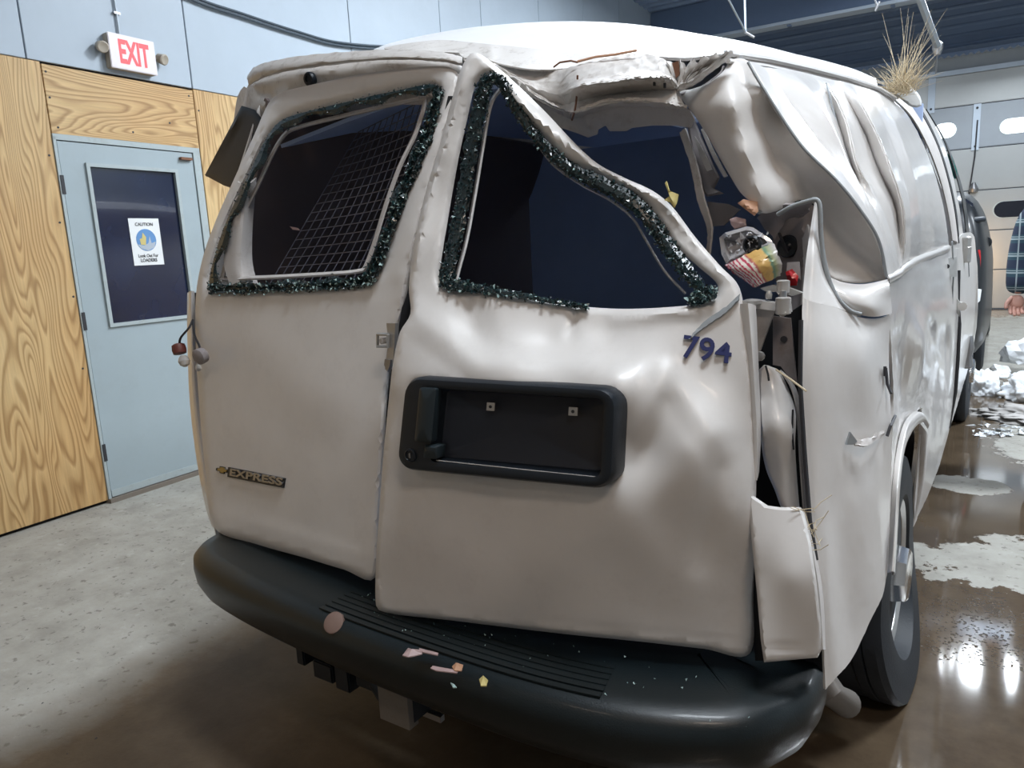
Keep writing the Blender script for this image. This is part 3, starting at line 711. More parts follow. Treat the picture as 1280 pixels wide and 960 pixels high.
# latch striker standing out of the door gap
lt = empty('door_latch', W(486, 430, 1.17)); lt.parent = van; lt.matrix_parent_inverse = van.matrix_basis.inverted()
g = lambda px, py, y=1.155: W(px, py, y)
quad_prism('latch_plate', [g(483, 404), (g(494, 404)), (g(492, 447)), (g(488, 462)), (g(481, 462)), (g(485, 430))], .012, 'zinc', lt)
multi('latch_loop', [tube(None, [g(485, 418, 1.15), g(472, 418, 1.15), g(472, 433, 1.15), g(485, 433, 1.15), g(485, 418, 1.15)], .004, None, n=6)], 'zinc', lt)
lathe('latch_pin', g(478.5, 426, 1.152), (0, -1, 0), [(.007, -.008), (.007, .004), (.005, .006)], 'bulb', lt, 14)
quad_prism('latch_tongue', [g(481, 449, 1.15), g(488, 450, 1.15), (g(487, 458, 1.15)), (g(484, 465, 1.15)), (g(480, 456, 1.15))], .006, 'steel', lt)
# dark strip painted in for the shade between the two doors
loft('door_gap_shade', [[(560, 120, 1.335), (540, 210, 1.31), (520, 300, 1.27), (507, 350, 1.25), (500, 400, 1.22), (486, 480, 1.19), (480, 560, 1.17)], [(585, 120, 1.36), (560, 210, 1.33), (540, 300, 1.28), (530, 350, 1.26), (520, 400, 1.24), (505, 480, 1.21), (500, 560, 1.19)]], 'darkgap', van, 3, 30)
# trailing door edge flange next to the bent frame (bright strip between both doors)
loft('door_flange', [[(573, 92, 1.335), (560, 150, 1.31), (540, 215, 1.29), (520, 290, 1.26), (512, 340, 1.24)], [(580, 92, 1.34), (566, 150, 1.315), (549, 215, 1.295), (531, 290, 1.265), (518, 345, 1.24)], [(583, 92, 1.36), (568, 150, 1.33), (551, 215, 1.31), (533, 290, 1.28), (520, 345, 1.25)]], 'primer', ld, 5, 24)

# ---- right rear door
RD = [(475, 764, 1.07), (650, 786, 1.12), (800, 802, 1.17), (936, 816, 1.235), (470, 700, 1.075), (945, 700, 1.235), (485, 520, 1.10), (493, 450, 1.12), (512, 380, 1.16), (515, 340, 1.185), (945, 560, 1.245), (940, 470, 1.25), (926, 372, 1.27),
      (590, 68, 1.30), (560, 150, 1.275), (540, 220, 1.25), (640, 100, 1.31), (700, 160, 1.32), (745, 203, 1.33), (800, 230, 1.34), (840, 262, 1.335), (880, 312, 1.31), (905, 342, 1.285),
      (560, 366, 1.185), (650, 373, 1.215), (730, 384, 1.25), (790, 388, 1.255), (880, 380, 1.26),
      (600, 420, 1.155), (690, 430, 1.20), (760, 420, 1.235), (640, 470, 1.11), (735, 455, 1.165), (780, 470, 1.15), (775, 480, 1.135), (515, 470, 1.10), (510, 585, 1.09), (640, 610, 1.105), (770, 612, 1.12),
      (835, 500, 1.185), (850, 430, 1.225), (800, 560, 1.165), (860, 560, 1.155), (900, 540, 1.19), (900, 470, 1.235), (850, 650, 1.165), (780, 700, 1.145), (650, 700, 1.105), (560, 680, 1.085), (915, 640, 1.195), (900, 720, 1.21)]
fRD = rbf(RD)
out2 = [(590, 66), (604, 70), (640, 100), (680, 138), (712, 172), (745, 203), (780, 222), (815, 238), (840, 258), (868, 295), (900, 332), (920, 352), (927, 368), (938, 440), (944, 500), (946, 570), (944, 650), (942, 740), (937, 817), (880, 811), (800, 802), (720, 794), (650, 786), (560, 775), (480, 766), (470, 757), (470, 700), (474, 640), (479, 570), (485, 510), (491, 455), (500, 415), (513, 392), (511, 360), (517, 310), (532, 240), (550, 180), (566, 120), (578, 82)]
hole2 = [(607, 93), (622, 97), (633, 112), (652, 140), (685, 180), (715, 205), (755, 222), (792, 243), (818, 268), (845, 308), (876, 336), (897, 356), (892, 374), (868, 381), (790, 386), (728, 383), (650, 372), (600, 364), (560, 362), (549, 350), (551, 330), (559, 280), (572, 205), (585, 145), (594, 108)]
plate_hole = [(522, 480), (640, 486), (767, 493), (771, 500), (767, 592), (762, 600), (640, 594), (515, 579), (510, 572), (516, 488)]
rd = sheet('rear_door', out2, RD, 'paint_door', van, holes=[hole2, plate_hole], res=7, thick=.012, hem=(7, .014), hhem=(9, .010), wob=.0015, angle=45,
           ridges=[((470, 755), (938, 806), -.002, 6), ((720, 385), (712, 425), -.008, 9), ((830, 468), (790, 560), .010, 22), ((835, 468), (905, 560), .008, 24), ((580, 372), (600, 430), -.012, 30),
                   ((620, 100), (700, 175), .014, 10), ((700, 175), (830, 250), .012, 12), ((830, 250), (915, 345), .012, 12), ((583, 90), (545, 215), .008, 8), ((545, 215), (520, 330), .008, 8), ((555, 100), (700, 455), .0, 5),
                   ((520, 395), (600, 455), .010, 26), ((600, 455), (760, 462), .012, 26), ((770, 400), (880, 385), .010, 14), ((875, 700), (905, 560), -.010, 25)], label='right rear cargo door, dented, frame bent down')
def px_strip(name, path, w, f, dy, m, parent, side=1):
    K = 60; P = cr([(a, b_, 0) for a, b_ in path], K)[:, :2]; T = np.gradient(P, axis=0); T /= np.linalg.norm(T, axis=1)[:, None]+1e-9; Nn = np.c_[-T[:, 1], T[:, 0]]*side; V = []
    for fr, d_ in ((0, .012), (.1, 0), (.6, -.003), (1, .004), (1.05, .02)):
        q = P+Nn*w*fr; y = f(q)+dy+d_; V += [W(q[i, 0], q[i, 1], y[i]) for i in range(K)]
    return build(name, V, [[k*K+i, k*K+i+1, (k+1)*K+i+1, (k+1)*K+i] for k in range(4) for i in range(K-1)], m, parent, .002, 50)
px_strip('inner_frame', [(632, 108), (616, 132), (606, 185), (597, 240), (586, 300), (575, 342), (572, 360)], 5, fRD, .02, 'paint', rd)
px_strip('inner_frame', [(636, 112), (648, 145), (672, 178), (694, 206), (728, 230), (765, 250), (792, 272), (808, 298), (832, 338), (858, 366)], 3, fRD, .02, 'paint', rd, 1)
def shard_band(path, widths, f, n, dy, parent, seed, pale=.08, size=(.002, .0055)):
    """band of crumbled glass along an open path; widths on both sides of it"""
    R = np.random.RandomState(seed); K = 70; P = cr([(a, b_, w_) for (a, b_), w_ in zip(path, widths)], K); wd_ = np.abs(P[:, 2]); P = P[:, :2]
    T = np.gradient(P, axis=0); T /= np.linalg.norm(T, axis=1)[:, None]+1e-9; Nn = np.c_[-T[:, 1], T[:, 0]]
    jl = 1+R.uniform(-.22, .22, K); jr = 1+R.uniform(-.22, .22, K); V = []; Fc = []; I = []
    for fr, d_ in ((-1.02, .004), (-1., -.002), (-.3, -.006), (.4, -.006), (1., -.002), (1.02, .006)):
        q = P+Nn*(wd_*fr*(jl if fr < 0 else jr))[:, None]; y = f(q)+dy+d_; V += [W(q[i, 0], q[i, 1], y[i]) for i in range(K)]
    for k in range(5):
        for i in range(K-1): Fc.append([k*K+i, k*K+i+1, (k+1)*K+i+1, (k+1)*K+i]); I.append(0)
    for _ in range(n):
        i = R.randint(K); q = P[i]+Nn[i]*wd_[i]*R.uniform(-1.1, 1.1)+R.normal(0, 1.2, 2); y = float(f(q[None])[0])+dy-R.uniform(.001, .008); p = W(q[0], q[1], y); s_ = R.uniform(*size); b_ = len(V)
        V += [p+Vector(R.normal(0, 1, 3)).normalized()*s_*R.uniform(.6, 1.2) for _k in range(4)]; Fc += [[b_, b_+1, b_+2], [b_, b_+2, b_+3], [b_, b_+3, b_+1], [b_+1, b_+3, b_+2]]
        I += [0 if R.rand() < .5 else (2 if R.rand() < pale else 1)]*4
    me = bpy.data.meshes.new('broken_glass'); me.from_pydata([tuple(v) for v in V], [], Fc); me.polygons.foreach_set('material_index', I)
    o = link('broken_glass', me, ['sh1', 'sh2', 'sh3'], parent, 'band of crumbled dark green safety glass'); o['kind'] = 'stuff'; return o
shard_band([(618, 96), (608, 104), (601, 130), (590, 180), (580, 240), (570, 295), (560, 335), (560, 352)], [4, 8, 9, 9, 8, 8, 8, 7], fRD, 1700, .0, rd, 5)
shard_band([(612, 96), (628, 104), (645, 135), (668, 168), (690, 192), (720, 215), (760, 234), (795, 255), (815, 278), (838, 312), (862, 344), (878, 362)], [4, 6, 6, 6, 7, 8, 9, 9, 9, 9, 8, 4], fRD, 2600, .0, rd, 6)
shard_band([(552, 350), (570, 357), (600, 361), (640, 368), (700, 378), (735, 384)], [7, 7, 5, 4, 2.5, 1.5], fRD, 900, -.002, rd, 8, .35, (.002, .006))
shard_band([(862, 378), (872, 373), (884, 368), (894, 364)], [4, 6, 7, 5], fRD, 420, -.006, rd, 18, .45, (.003, .007))
# cracked edge on the door by the number
pR = fromY(fRD, -.004)
loft('paint_tear', [[(pR(925, 368)), (pR(905, 385)), (pR(885, 398)), (pR(870, 412)), (pR(862, 424))], [(pR(923, 374)), (pR(908, 390)), (pR(890, 402)), (pR(876, 412)), (pR(863, 424))]], 'grey_rubber', rd, 3, 20, .003, world=True, jit=.0006)
# number 794
pT = fromY(fRD, -.004)
o_ = pT(852, 447); e_ = pT(912, 455); u_ = pT(855, 420)
text('door_number', '794', o_, (e_-o_).normalized(), (u_-o_).normalized(), (e_-o_).length*1.02, (u_-o_).length*1.06, 'navy', rd, .0015, .014, 'dark blue number 794', 1.0)

# licence-plate recess panel: rounded frame, deep tray, handle, lock, clips
def rrect(x0, y0, x1, y1, r, n=6):
    P = []
    for cx, cy, a0 in ((x1-r, y0+r, -90), (x1-r, y1-r, 0), (x0+r, y1-r, 90), (x0+r, y0+r, 180)):
        for k in range(n+1): a = math.radians(a0+90*k/n); P.append((cx+r*math.cos(a), cy+r*math.sin(a)))
    return P
A_, B_, C_, D_ = W(514, 469, 1.085), W(778, 484, 1.115), W(772, 610, 1.105), W(502, 584, 1.068)
def PN(u, v, off=0.):   # u,v in 0..1, off towards the viewer
    p = (A_*(1-u)+B_*u)*(1-v)+(D_*(1-u)+C_*u)*v; nn = (B_-A_).cross(D_-A_).normalized()
    if nn.dot(EYE-p) < 0: nn = -nn
    return p+nn*off
lp = empty('plate_panel', PN(.5, .5)); lp.parent = van; lp.matrix_parent_inverse = van.matrix_basis.inverted(); lp['label'] = 'black plastic licence plate surround without a plate'
def ringloft(name, rings, m, parent, capin=False, label=None):
    n = len(rings[0]); V = [p for r in rings for p in r]; Fc = [[k*n+i, k*n+(i+1) % n, (k+1)*n+(i+1) % n, (k+1)*n+i] for k in range(len(rings)-1) for i in range(n)]
    if capin: Fc.append([(len(rings)-1)*n+i for i in range(n)])
    return build(name, V, Fc, m, parent, 0, 45, label)
def rr(x0, y0, x1, y1, r, off): return [PN(a/264., b_/120., off) for a, b_ in rrect(x0, y0, x1, y1, r)]
ringloft('panel_frame', [rr(0, 0, 264, 120, 22, -.03), rr(0, 0, 264, 120, 22, .012), rr(3, 3, 261, 117, 20, .021), rr(8, 8, 256, 112, 17, .023), rr(46, 13, 250, 106, 8, .020), rr(48, 15, 248, 104, 7, .004), rr(50, 17, 246, 102, 7, -.012)], 'black_pl', lp)
ringloft('plate_tray', [rr(49, 16, 247, 103, 7, -.008), rr(52, 19, 244, 100, 6, -.0125), rr(140, 55, 150, 60, 2, -.0125)], 'plate', lp, True)
hd = ringloft('door_handle', [rr(27, 12, 50, 80, 3, .012), rr(27, 12, 50, 80, 3, .030), rr(30, 14, 47, 78, 3, .033), rr(36, 30, 38, 60, 1, .033)], 'handle', lp, True)
ringloft('handle_tab', [rr(40, 84, 58, 101, 2, .0), rr(40, 84, 58, 101, 2, .026), rr(42, 86, 56, 92, 1, .030), rr(48, 88, 50, 90, .5, .030)], 'handle', lp, True)
nn = (PN(.5, .5, 1)-PN(.5, .5, 0))
lk = lathe('lock_cylinder', PN(20/264, 100/120, .018), nn, [(.014, 0), (.014, .006), (.011, .007), (.010, .004), (.002, .004)], 'black_pl', lp, 20)
box('key_slot', PN(20/264, 100/120, .0235), (.003, .003, .010), 'steel', lk)
for u, v in ((113/264, 33/120), (212/264, 32/120)):
    cl = ringloft('plate_clip', [[PN(u+a/264, v+b_/120, .0 if k == 0 else -.002+.004*k) for a, b_ in ((-5, -5), (5, -5), (5, 5), (-5, 5))] for k in (0, 1)]+[[PN(u, v, .002)]*4], 'zinc', lp)
    lathe('clip_hole', PN(u, v, .002), nn, [(.003, -.001), (.003, .0015), (.001, .0015)], 'ink', cl, 10)
tube('tray_edge_glint', [PN(54/264, 104/120, .017), PN(150/264, 105/120, .018), PN(246/264, 106/120, .018)], .0012, 'bulb', lp, 6, label='pale painted highlight on the lower edge of the tray')  # pale tube stands in for a highlight on the black tray
#ringloft('panel_gap_shade', [rr(-2, -2, 266, 122, 22, -.035), rr(2, 2, 262, 118, 22, -.012)], 'darkgap', lp)

# ---- bumper
def plan(P, n):
    Q = cr([(x, y, 0) for x, y in P], n); T = np.gradient(Q, axis=0); T /= np.linalg.norm(T, axis=1)[:, None]; return Q, np.c_[-T[:, 1], T[:, 0], T[:, 2]*0]
Q, N_ = plan([(-1.90, 1.66), (-1.935, 1.42), (-1.925, 1.22), (-1.84, 1.09), (-1.60, 1.03), (-1.2, .995), (-.85, .985), (-.62, .995), (-.45, 1.03), (-.315, 1.10), (-.25, 1.20), (-.232, 1.27), (-.232, 1.34)], 90)
prof = [(.26, .545), (.20, .553), (.06, .553), (.02, .548), (.003, .530), (.0, .50), (.004, .465), (.02, .43), (.045, .405), (.09, .393), (.25, .39)]
V = []
for i in range(len(Q)):
    for d, z in prof: V.append(Vector(Q[i])+Vector(N_[i])*d+Vector((0, 0, z)))
k = len(prof); Fc = [[i*k+j, i*k+j+1, (i+1)*k+j+1, (i+1)*k+j] for i in range(len(Q)-1) for j in range(k-1)]
bp = build('rear_bumper', V, Fc, 'bumper', van, 0, 50)
def bumper_strip(name, i0, i1, d0, d1, zt, m, nrib=1):
    pr = []
    for r in range(nrib):
        a, b_ = d0+(d1-d0)*r/nrib, d0+(d1-d0)*(r+.65)/nrib; v = []; f = []
        for i in range(i0, i1):
            for d, z in ((a, zt-.004), (a, zt), (b_, zt), (b_, zt-.004)): v.append(Vector(Q[i])+Vector(N_[i])*d+Vector((0, 0, z)))
        for i in range(i1-i0-1):
            for j in range(3): f.append([i*4+j, i*4+j+1, i*4+j+5, i*4+j+4])
        pr.append((v, f))
    return multi(name, pr, m, bp)
bumper_strip('step_pad', 36, 56, .03, .14, .5550, 'bumper', 6)
p = W(413, 773, 1.0); lathe('round_plug', Vector((p.x, 1.012, .541)), (.15, -.8, .75), [(.024, -.02), (.024, .008), (.021, .010), (.002, .010)], 'plug', bp, 24, 'pinkish brown round plug')
# under-bumper frame, tow hitch and brackets
box('frame_crossmember', (-1.1, 1.42, .38), (1.35, .12, .10), 'darkgap', van)
for x in (-1.45, -.7): box('frame_rail', (x, 3.4, .42), (.09, 4.2, .12), 'darkgap', van)
hi = box('hitch_receiver', (-1.08, 1.18, .345), (.09, .22, .08), 'black_pl', van, bev=.006)
tube('receiver_collar', [(-1.08, 1.09, .345), (-1.08, 1.06, .345)], .062, 'exh', hi, 4)
box('hitch_pin', (-1.08, 1.13, .30), (.16, .014, .014), 'steel', hi)
box('hitch_tube', (-1.08, 1.32, .34), (1.05, .07, .07), 'black_pl', van, bev=.006)
pr = []
def bx_(c, s):
    x, y, z = c; a, b_, d = s[0]/2, s[1]/2, s[2]/2; v = [Vector((x+i*a, y+j*b_, z+k_*d)) for i in (-1, 1) for j in (-1, 1) for k_ in (-1, 1)]
    return v, [[0, 1, 3, 2], [4, 6, 7, 5], [0, 4, 5, 1], [2, 3, 7, 6], [0, 2, 6, 4], [1, 5, 7, 3]]
for px, py, y, w_, h_ in ((384, 815, 1.14, .03, .05), (412, 834, 1.14, .07, .05), (436, 842, 1.13, .05, .07), (464, 846, 1.14, .06, .04)):
    box('step_bracket', W(px, py, y), (w_, .05, h_), 'black_pl', van, bev=.004)
wire = tube('trailer_socket', [W(470, 850, 1.1), W(490, 880, 1.1)], .022, 'black_pl', van, 10)
tube('exhaust_pipe', [(-.62, 2.6, .36), (-.45, 1.9, .31), WX(1040, 868, -.30), WX(1058, 879, -.28)], .042, 'exh', van, 18, rr=[.035, .038, .034, .036], cap=False, label='short grey tailpipe behind the flat tyre')

# ---- left header above the doors
loft('drip_rail', [[(309, 95, 1.47), (318, 84, 1.44), (340, 76, 1.41), (400, 67, 1.39), (480, 62, 1.38), (545, 64, 1.38), (578, 71, 1.38)],
                   [(309, 98, 1.45), (318, 90, 1.42), (342, 83, 1.39), (400, 75, 1.37), (480, 69, 1.36), (545, 71, 1.36), (577, 76, 1.36)],
                   [(311, 107, 1.45), (322, 99, 1.42), (345, 90, 1.39), (402, 80, 1.37), (482, 73, 1.36), (545, 75, 1.36), (576, 80, 1.36)],
                   [(311, 108, 1.50), (322, 101, 1.46), (346, 92, 1.43), (402, 83, 1.41), (482, 75, 1.40), (545, 77, 1.40), (576, 82, 1.40)]], 'paint_dirty', van, 13, 60, .004, jit=.0006)
hdp = sheet('roof_header', [(312, 104), (345, 92), (402, 82), (482, 74), (545, 76), (577, 82), (576, 110), (540, 130), (450, 130), (380, 140), (350, 135), (338, 128), (330, 150), (318, 168), (303, 166), (300, 148), (305, 125)],
      [(312, 104, 1.49), (402, 82, 1.43), (577, 82, 1.41), (450, 130, 1.44), (310, 160, 1.49), (350, 120, 1.46)], 'paint_dirty', van, res=7, thick=.006, wob=.002,
      ridges=[((378, 92), (460, 90), .010, 5), ((378, 108), (400, 112), .008, 6), ((325, 135), (355, 118), .012, 8), ((320, 110), (345, 125), -.01, 7)])
lathe('rubber_stop', W(388, 99, 1.425), (.15, -1, -.1), [(.018, -.01), (.018, .006), (.014, .011), (.008, .012), (.007, .008), (.002, .008)], 'black_pl', van, 20)
# torn left corner trim hanging outward
g = lambda px, py, y=1.50: W(px, py, y)
sheet('corner_trim', [(302, 132), (318, 137), (330, 155), (322, 176), (313, 188), (306, 202), (292, 236), (280, 232), (256, 219), (266, 200), (283, 168)], [(302, 132, 1.48), (330, 155, 1.45), (256, 219, 1.50), (280, 232, 1.47), (300, 180, 1.47)], 'black_pl', van, res=7, thick=.008, smooth=False, hem=(3, .003), label='torn black trim strip hanging at the left corner',
      ridges=[((262, 205), (302, 140), .008, 4)])
sheet('torn_corner_skin', [(297, 120), (305, 108), (312, 112), (305, 135), (297, 170), (288, 195), (284, 190), (292, 150)], [(297, 120, 1.52), (312, 112, 1.5), (288, 195, 1.52)], 'paint_dirty', van, res=6, thick=.004, hem=None)
# left body corner beside the door, dark gap, lamp sockets on wires
loft('corner_panel', [[(234, 366, 1.36), (234, 420, 1.35), (237, 500, 1.34), (245, 570, 1.33), (256, 630, 1.31), (264, 658, 1.30)],
                      [(238, 364, 1.33), (239, 420, 1.32), (243, 500, 1.31), (251, 570, 1.30), (261, 630, 1.28), (268, 660, 1.27)],
                      [(243, 364, 1.34), (246, 420, 1.34), (252, 500, 1.33), (259, 570, 1.31), (267, 630, 1.29), (272, 660, 1.28)]], 'paint', van, 9, 30, .006)
loft('corner_gap', [[(241, 366, 1.36), (243, 440, 1.35), (250, 520, 1.34), (260, 600, 1.32), (270, 655, 1.30)], [(252, 366, 1.37), (256, 440, 1.36), (262, 520, 1.35), (272, 600, 1.33), (280, 655, 1.31)]], 'darkgap', van, 3, 20)
ls_ = empty('lamp_socket_pair', W(240, 410, 1.28)); ls_.parent = van; ls_.matrix_parent_inverse = van.matrix_basis.inverted(); ls_['label'] = 'bare tail lamp sockets dangling on wires'
tube('socket_wire', [Vector(p) for p in cr([W(241, 400, 1.30), W(236, 410, 1.27), W(226, 422, 1.26), W(224, 432, 1.26)], 14)], .0035, 'ink', ls_, 6)
tube('socket_wire', [Vector(p) for p in cr([W(241, 400, 1.30), W(243, 418, 1.27), W(249, 432, 1.25), W(251, 440, 1.25)], 14)], .0035, 'ink', ls_, 6)
lathe('lamp_socket', W(224, 437, 1.26), (.35, -.1, -1), [(.012, -.018), (.019, -.014), (.021, 0), (.019, .012), (.012, .014)], 'redbrown', ls_, 12)
lathe('lamp_bulb', W(229, 446, 1.255), (.3, -.1, -1), [(.008, -.004), (.014, .004), (.017, .014), (.013, .025), (.004, .031)], 'bulb', ls_, 14)
lathe('lamp_socket', W(251, 445, 1.22), (.1, -1, -.2), [(.014, -.016), (.022, -.01), (.023, .01), (.015, .014)], 'inner_grey', ls_, 12)
lathe('lamp_bulb', W(248, 458, 1.24), (.1, -.1, -1), [(.004, -.008), (.008, .0), (.009, .008), (.004, .014)], 'bulb', ls_, 12)

# ---- crushed centre header: stepped folds
LIN = dict(linu=True)
loft('crushed_header', [[(573, 66, 1.40), (600, 70, 1.41), (640, 84, 1.42), (690, 88, 1.42), (726, 80, 1.40), (765, 72, 1.41), (798, 66, 1.42), (830, 74, 1.41), (842, 92, 1.43)],
                        [(580, 72, 1.38), (612, 78, 1.38), (650, 96, 1.39), (695, 102, 1.40), (724, 98, 1.35), (765, 94, 1.35), (800, 90, 1.36), (832, 94, 1.37), (845, 100, 1.40)],
                        [(590, 76, 1.38), (622, 86, 1.38), (658, 106, 1.38), (698, 118, 1.39), (723, 108, 1.31), (765, 102, 1.31), (800, 97, 1.32), (834, 97, 1.34), (847, 106, 1.39)],
                        [(596, 79, 1.40), (630, 92, 1.40), (665, 116, 1.40), (700, 130, 1.41), (722, 126, 1.37), (765, 118, 1.37), (800, 114, 1.38), (835, 112, 1.39), (849, 114, 1.41)],
                        [(600, 80, 1.38), (634, 94, 1.37), (668, 119, 1.37), (702, 136, 1.39), (719, 139, 1.33), (760, 127, 1.33), (800, 125, 1.34), (838, 130, 1.36), (856, 134, 1.40)],
                        [(603, 84, 1.42), (638, 100, 1.41), (672, 126, 1.41), (704, 145, 1.42), (719, 148, 1.41), (760, 136, 1.40), (800, 133, 1.40), (838, 136, 1.41), (858, 137, 1.42)]], 'paint_dirty', van, 41, 90, .006, jit=.0007, **LIN)
sheet('header_flange', [(628, 92), (668, 116), (704, 143), (719, 147), (735, 138), (765, 131), (800, 130), (840, 133), (862, 137), (868, 150), (864, 160), (845, 157), (815, 157), (790, 160), (783, 164), (762, 164), (757, 157), (748, 162), (747, 168), (735, 172), (720, 166), (705, 161), (690, 158), (675, 148), (655, 125), (640, 108)],
      [(628, 92, 1.43), (704, 143, 1.43), (719, 147, 1.41), (800, 130, 1.42), (862, 137, 1.44), (735, 170, 1.45), (845, 157, 1.46), (690, 158, 1.45), (655, 125, 1.44)], 'primer', van, res=6, thick=.003, hem=None, smooth=False, wob=.002, ridges=[((735, 150), (738, 172), .012, 6), ((660, 122), (700, 152), -.01, 8)])
sheet('roof_edge_skin', [(480, 60), (545, 50), (600, 54), (680, 62), (740, 70), (780, 74), (735, 80), (700, 86), (660, 86), (620, 78), (600, 70), (575, 66), (530, 64)], [(480, 60, 1.47), (545, 50, 1.52), (680, 62, 1.50), (780, 74, 1.47), (700, 86, 1.43), (600, 70, 1.42), (530, 64, 1.43)], 'paint_dirty', van, res=7, thick=.003, hem=None, wob=.003, ridges=[((612, 55), (614, 74), .014, 8)])
# little rusty holes and bare edge
tube('torn_edge', [W(a, b_, 1.385) for a, b_ in [(692, 84), (700, 78), (714, 76), (722, 78)]], .002, 'rust', van, 5)
tube('torn_edge', [W(a, b_, 1.398) for a, b_ in [(722, 77), (745, 71), (770, 68), (796, 63)]], .0025, 'orange', van, 5)
tube('crease_line', [Vector(p) for p in cr([W(722, 94, 1.345), W(721, 118, 1.355), W(719, 136, 1.33), W(715, 150, 1.40)], 14)], .002, 'rust', van, 5)
tube('crease_line', [Vector(p) for p in cr([W(800, 119, 1.365), W(820, 121, 1.37), (W(843, 124, 1.38))], 10)], .002, 'ink', van, 5)
for a, b_ in ((818, 103), (831, 106)): box('punched_hole', W(a, b_+1, 1.352), (.004, .004, .009), 'ink', van)

# ---- pleated fan of torn roof skin at the right
rows = []
apex = (847, 112, 1.40)
fan = [(833, 75), (842, 80), (850, 74), (858, 84), (866, 72), (873, 80), (880, 68), (888, 77), (895, 65), (902, 74), (908, 63), (914, 71)]
for i, (a, b_) in enumerate(fan):
    dy = .0 if i % 2 else .035
    rows.append([(a, b_, 1.43-dy), ((a+apex[0]*1.2)/2.2+1, (b_+apex[1]*1.2)/2.2, 1.415-dy*.6), (845+i*.5, 111+i*.15, 1.40)])
loft('torn_roof_pleats', rows, 'paint_dirty', van, 45, 12, .002, linu=True, jit=.0009)
loft('torn_roof_strip', [[(846, 115, 1.40), (870, 104, 1.40), (893, 86, 1.41), (913, 70, 1.42)], [(848, 108, 1.385), (868, 98, 1.385), (890, 80, 1.395), (911, 64, 1.41)], [(850, 113, 1.40), (872, 102, 1.40), (895, 84, 1.41), (915, 68, 1.43)]], 'paint', van, 5, 18, .003, linu=True, jit=.0008)
quad_prism('torn_rust', [W(a, b_, 1.397) for a, b_ in ((840, 79), (848, 76), (850, 92), (845, 98))], .002, 'rust', van)
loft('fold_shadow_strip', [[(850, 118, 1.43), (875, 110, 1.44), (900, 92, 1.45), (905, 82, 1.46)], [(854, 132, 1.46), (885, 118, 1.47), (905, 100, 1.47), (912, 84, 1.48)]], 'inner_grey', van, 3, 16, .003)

# ---- roof, domed up ahead of the crushed edge
def roofrow(y, z, x0=-1.93, x1=-.30, crown=.05, n=12):
    r = []
    for i in range(n):
        t = i/(n-1); r.append(Vector((x0+(x1-x0)*t, y, z+crown*(1-(2*t-1)**2)-(.05 if i in (0, n-1) else 0))))
    return r
r0 = [W(*p) for p in [(316, 92, 1.50), (350, 79, 1.46), (410, 68, 1.45), (480, 62, 1.45), (560, 66, 1.45), (620, 78, 1.46), (700, 86, 1.47), (760, 74, 1.45), (810, 70, 1.46), (860, 72, 1.47), (912, 66, 1.48), (925, 69, 1.48)]]
r1 = [W(*p) for p in [(446, 102, 1.9), (458, 86, 1.9), (475, 70, 1.9), (500, 54, 1.92), (545, 42, 2.0), (600, 33, 2.05), (660, 29, 2.05), (730, 29, 2.05), (800, 33, 2.05), (870, 42, 2.05), (930, 52, 2.0), (985, 66, 1.95)]]
rm = [(a*.55+b_*.45)+Vector((0, 0, -.008)) for a, b_ in zip(r0, r1)]
r2 = [W(*p) for p in [(582, 132, 2.5), (600, 112, 2.5), (628, 84, 2.5), (662, 60, 2.55), (700, 48, 2.6), (740, 41, 2.7), (780, 39, 2.7), (830, 41, 2.7), (890, 50, 2.7), (950, 62, 2.7), (1010, 74, 2.6), (1060, 87, 2.5)]]
r3 = roofrow(3.4, 1.93, -1.93, -.42, .05); r4 = roofrow(4.4, 1.93, -1.93, -.42, .06); r5 = roofrow(5.3, 1.86, -1.88, -.44, .05)
loft('roof', [r0, rm, r1, r2, r3, r4, r5], 'paint_roof', van, 60, 60, .006, world=True, face_cam=False)

# ---- gutter along the right of the roof
gut = [(912, 68, 1.47), (960, 75, 1.65), (1010, 86, 1.9), (1060, 99, 2.15), (1098, 112, 2.4), (1118, 124, 2.6)]
loft('roof_gutter', [gut, [(a-2, b_+8, y-.02) for a, b_, y in gut], [(a-4, b_+13, y) for a, b_, y in gut]], 'primer', van, 5, 40, .006)
tube('gutter_lip', [W(a+1, b_-1, y-.01) for a, b_, y in gut], .006, 'paint', van, 6)
tube('gutter_lip', [W(a-2, b_+8, y-.025) for a, b_, y in gut], .005, 'paint', van, 6)
loft('roof_side_skin', [[(905, 62, 1.50), (985, 66, 1.95), (1060, 84, 2.5), (1095, 98, 2.8)], [(912, 68, 1.48), (970, 75, 1.75), (1050, 96, 2.2), (1098, 112, 2.5)]], 'paint_roof', van, 3, 30, .004)

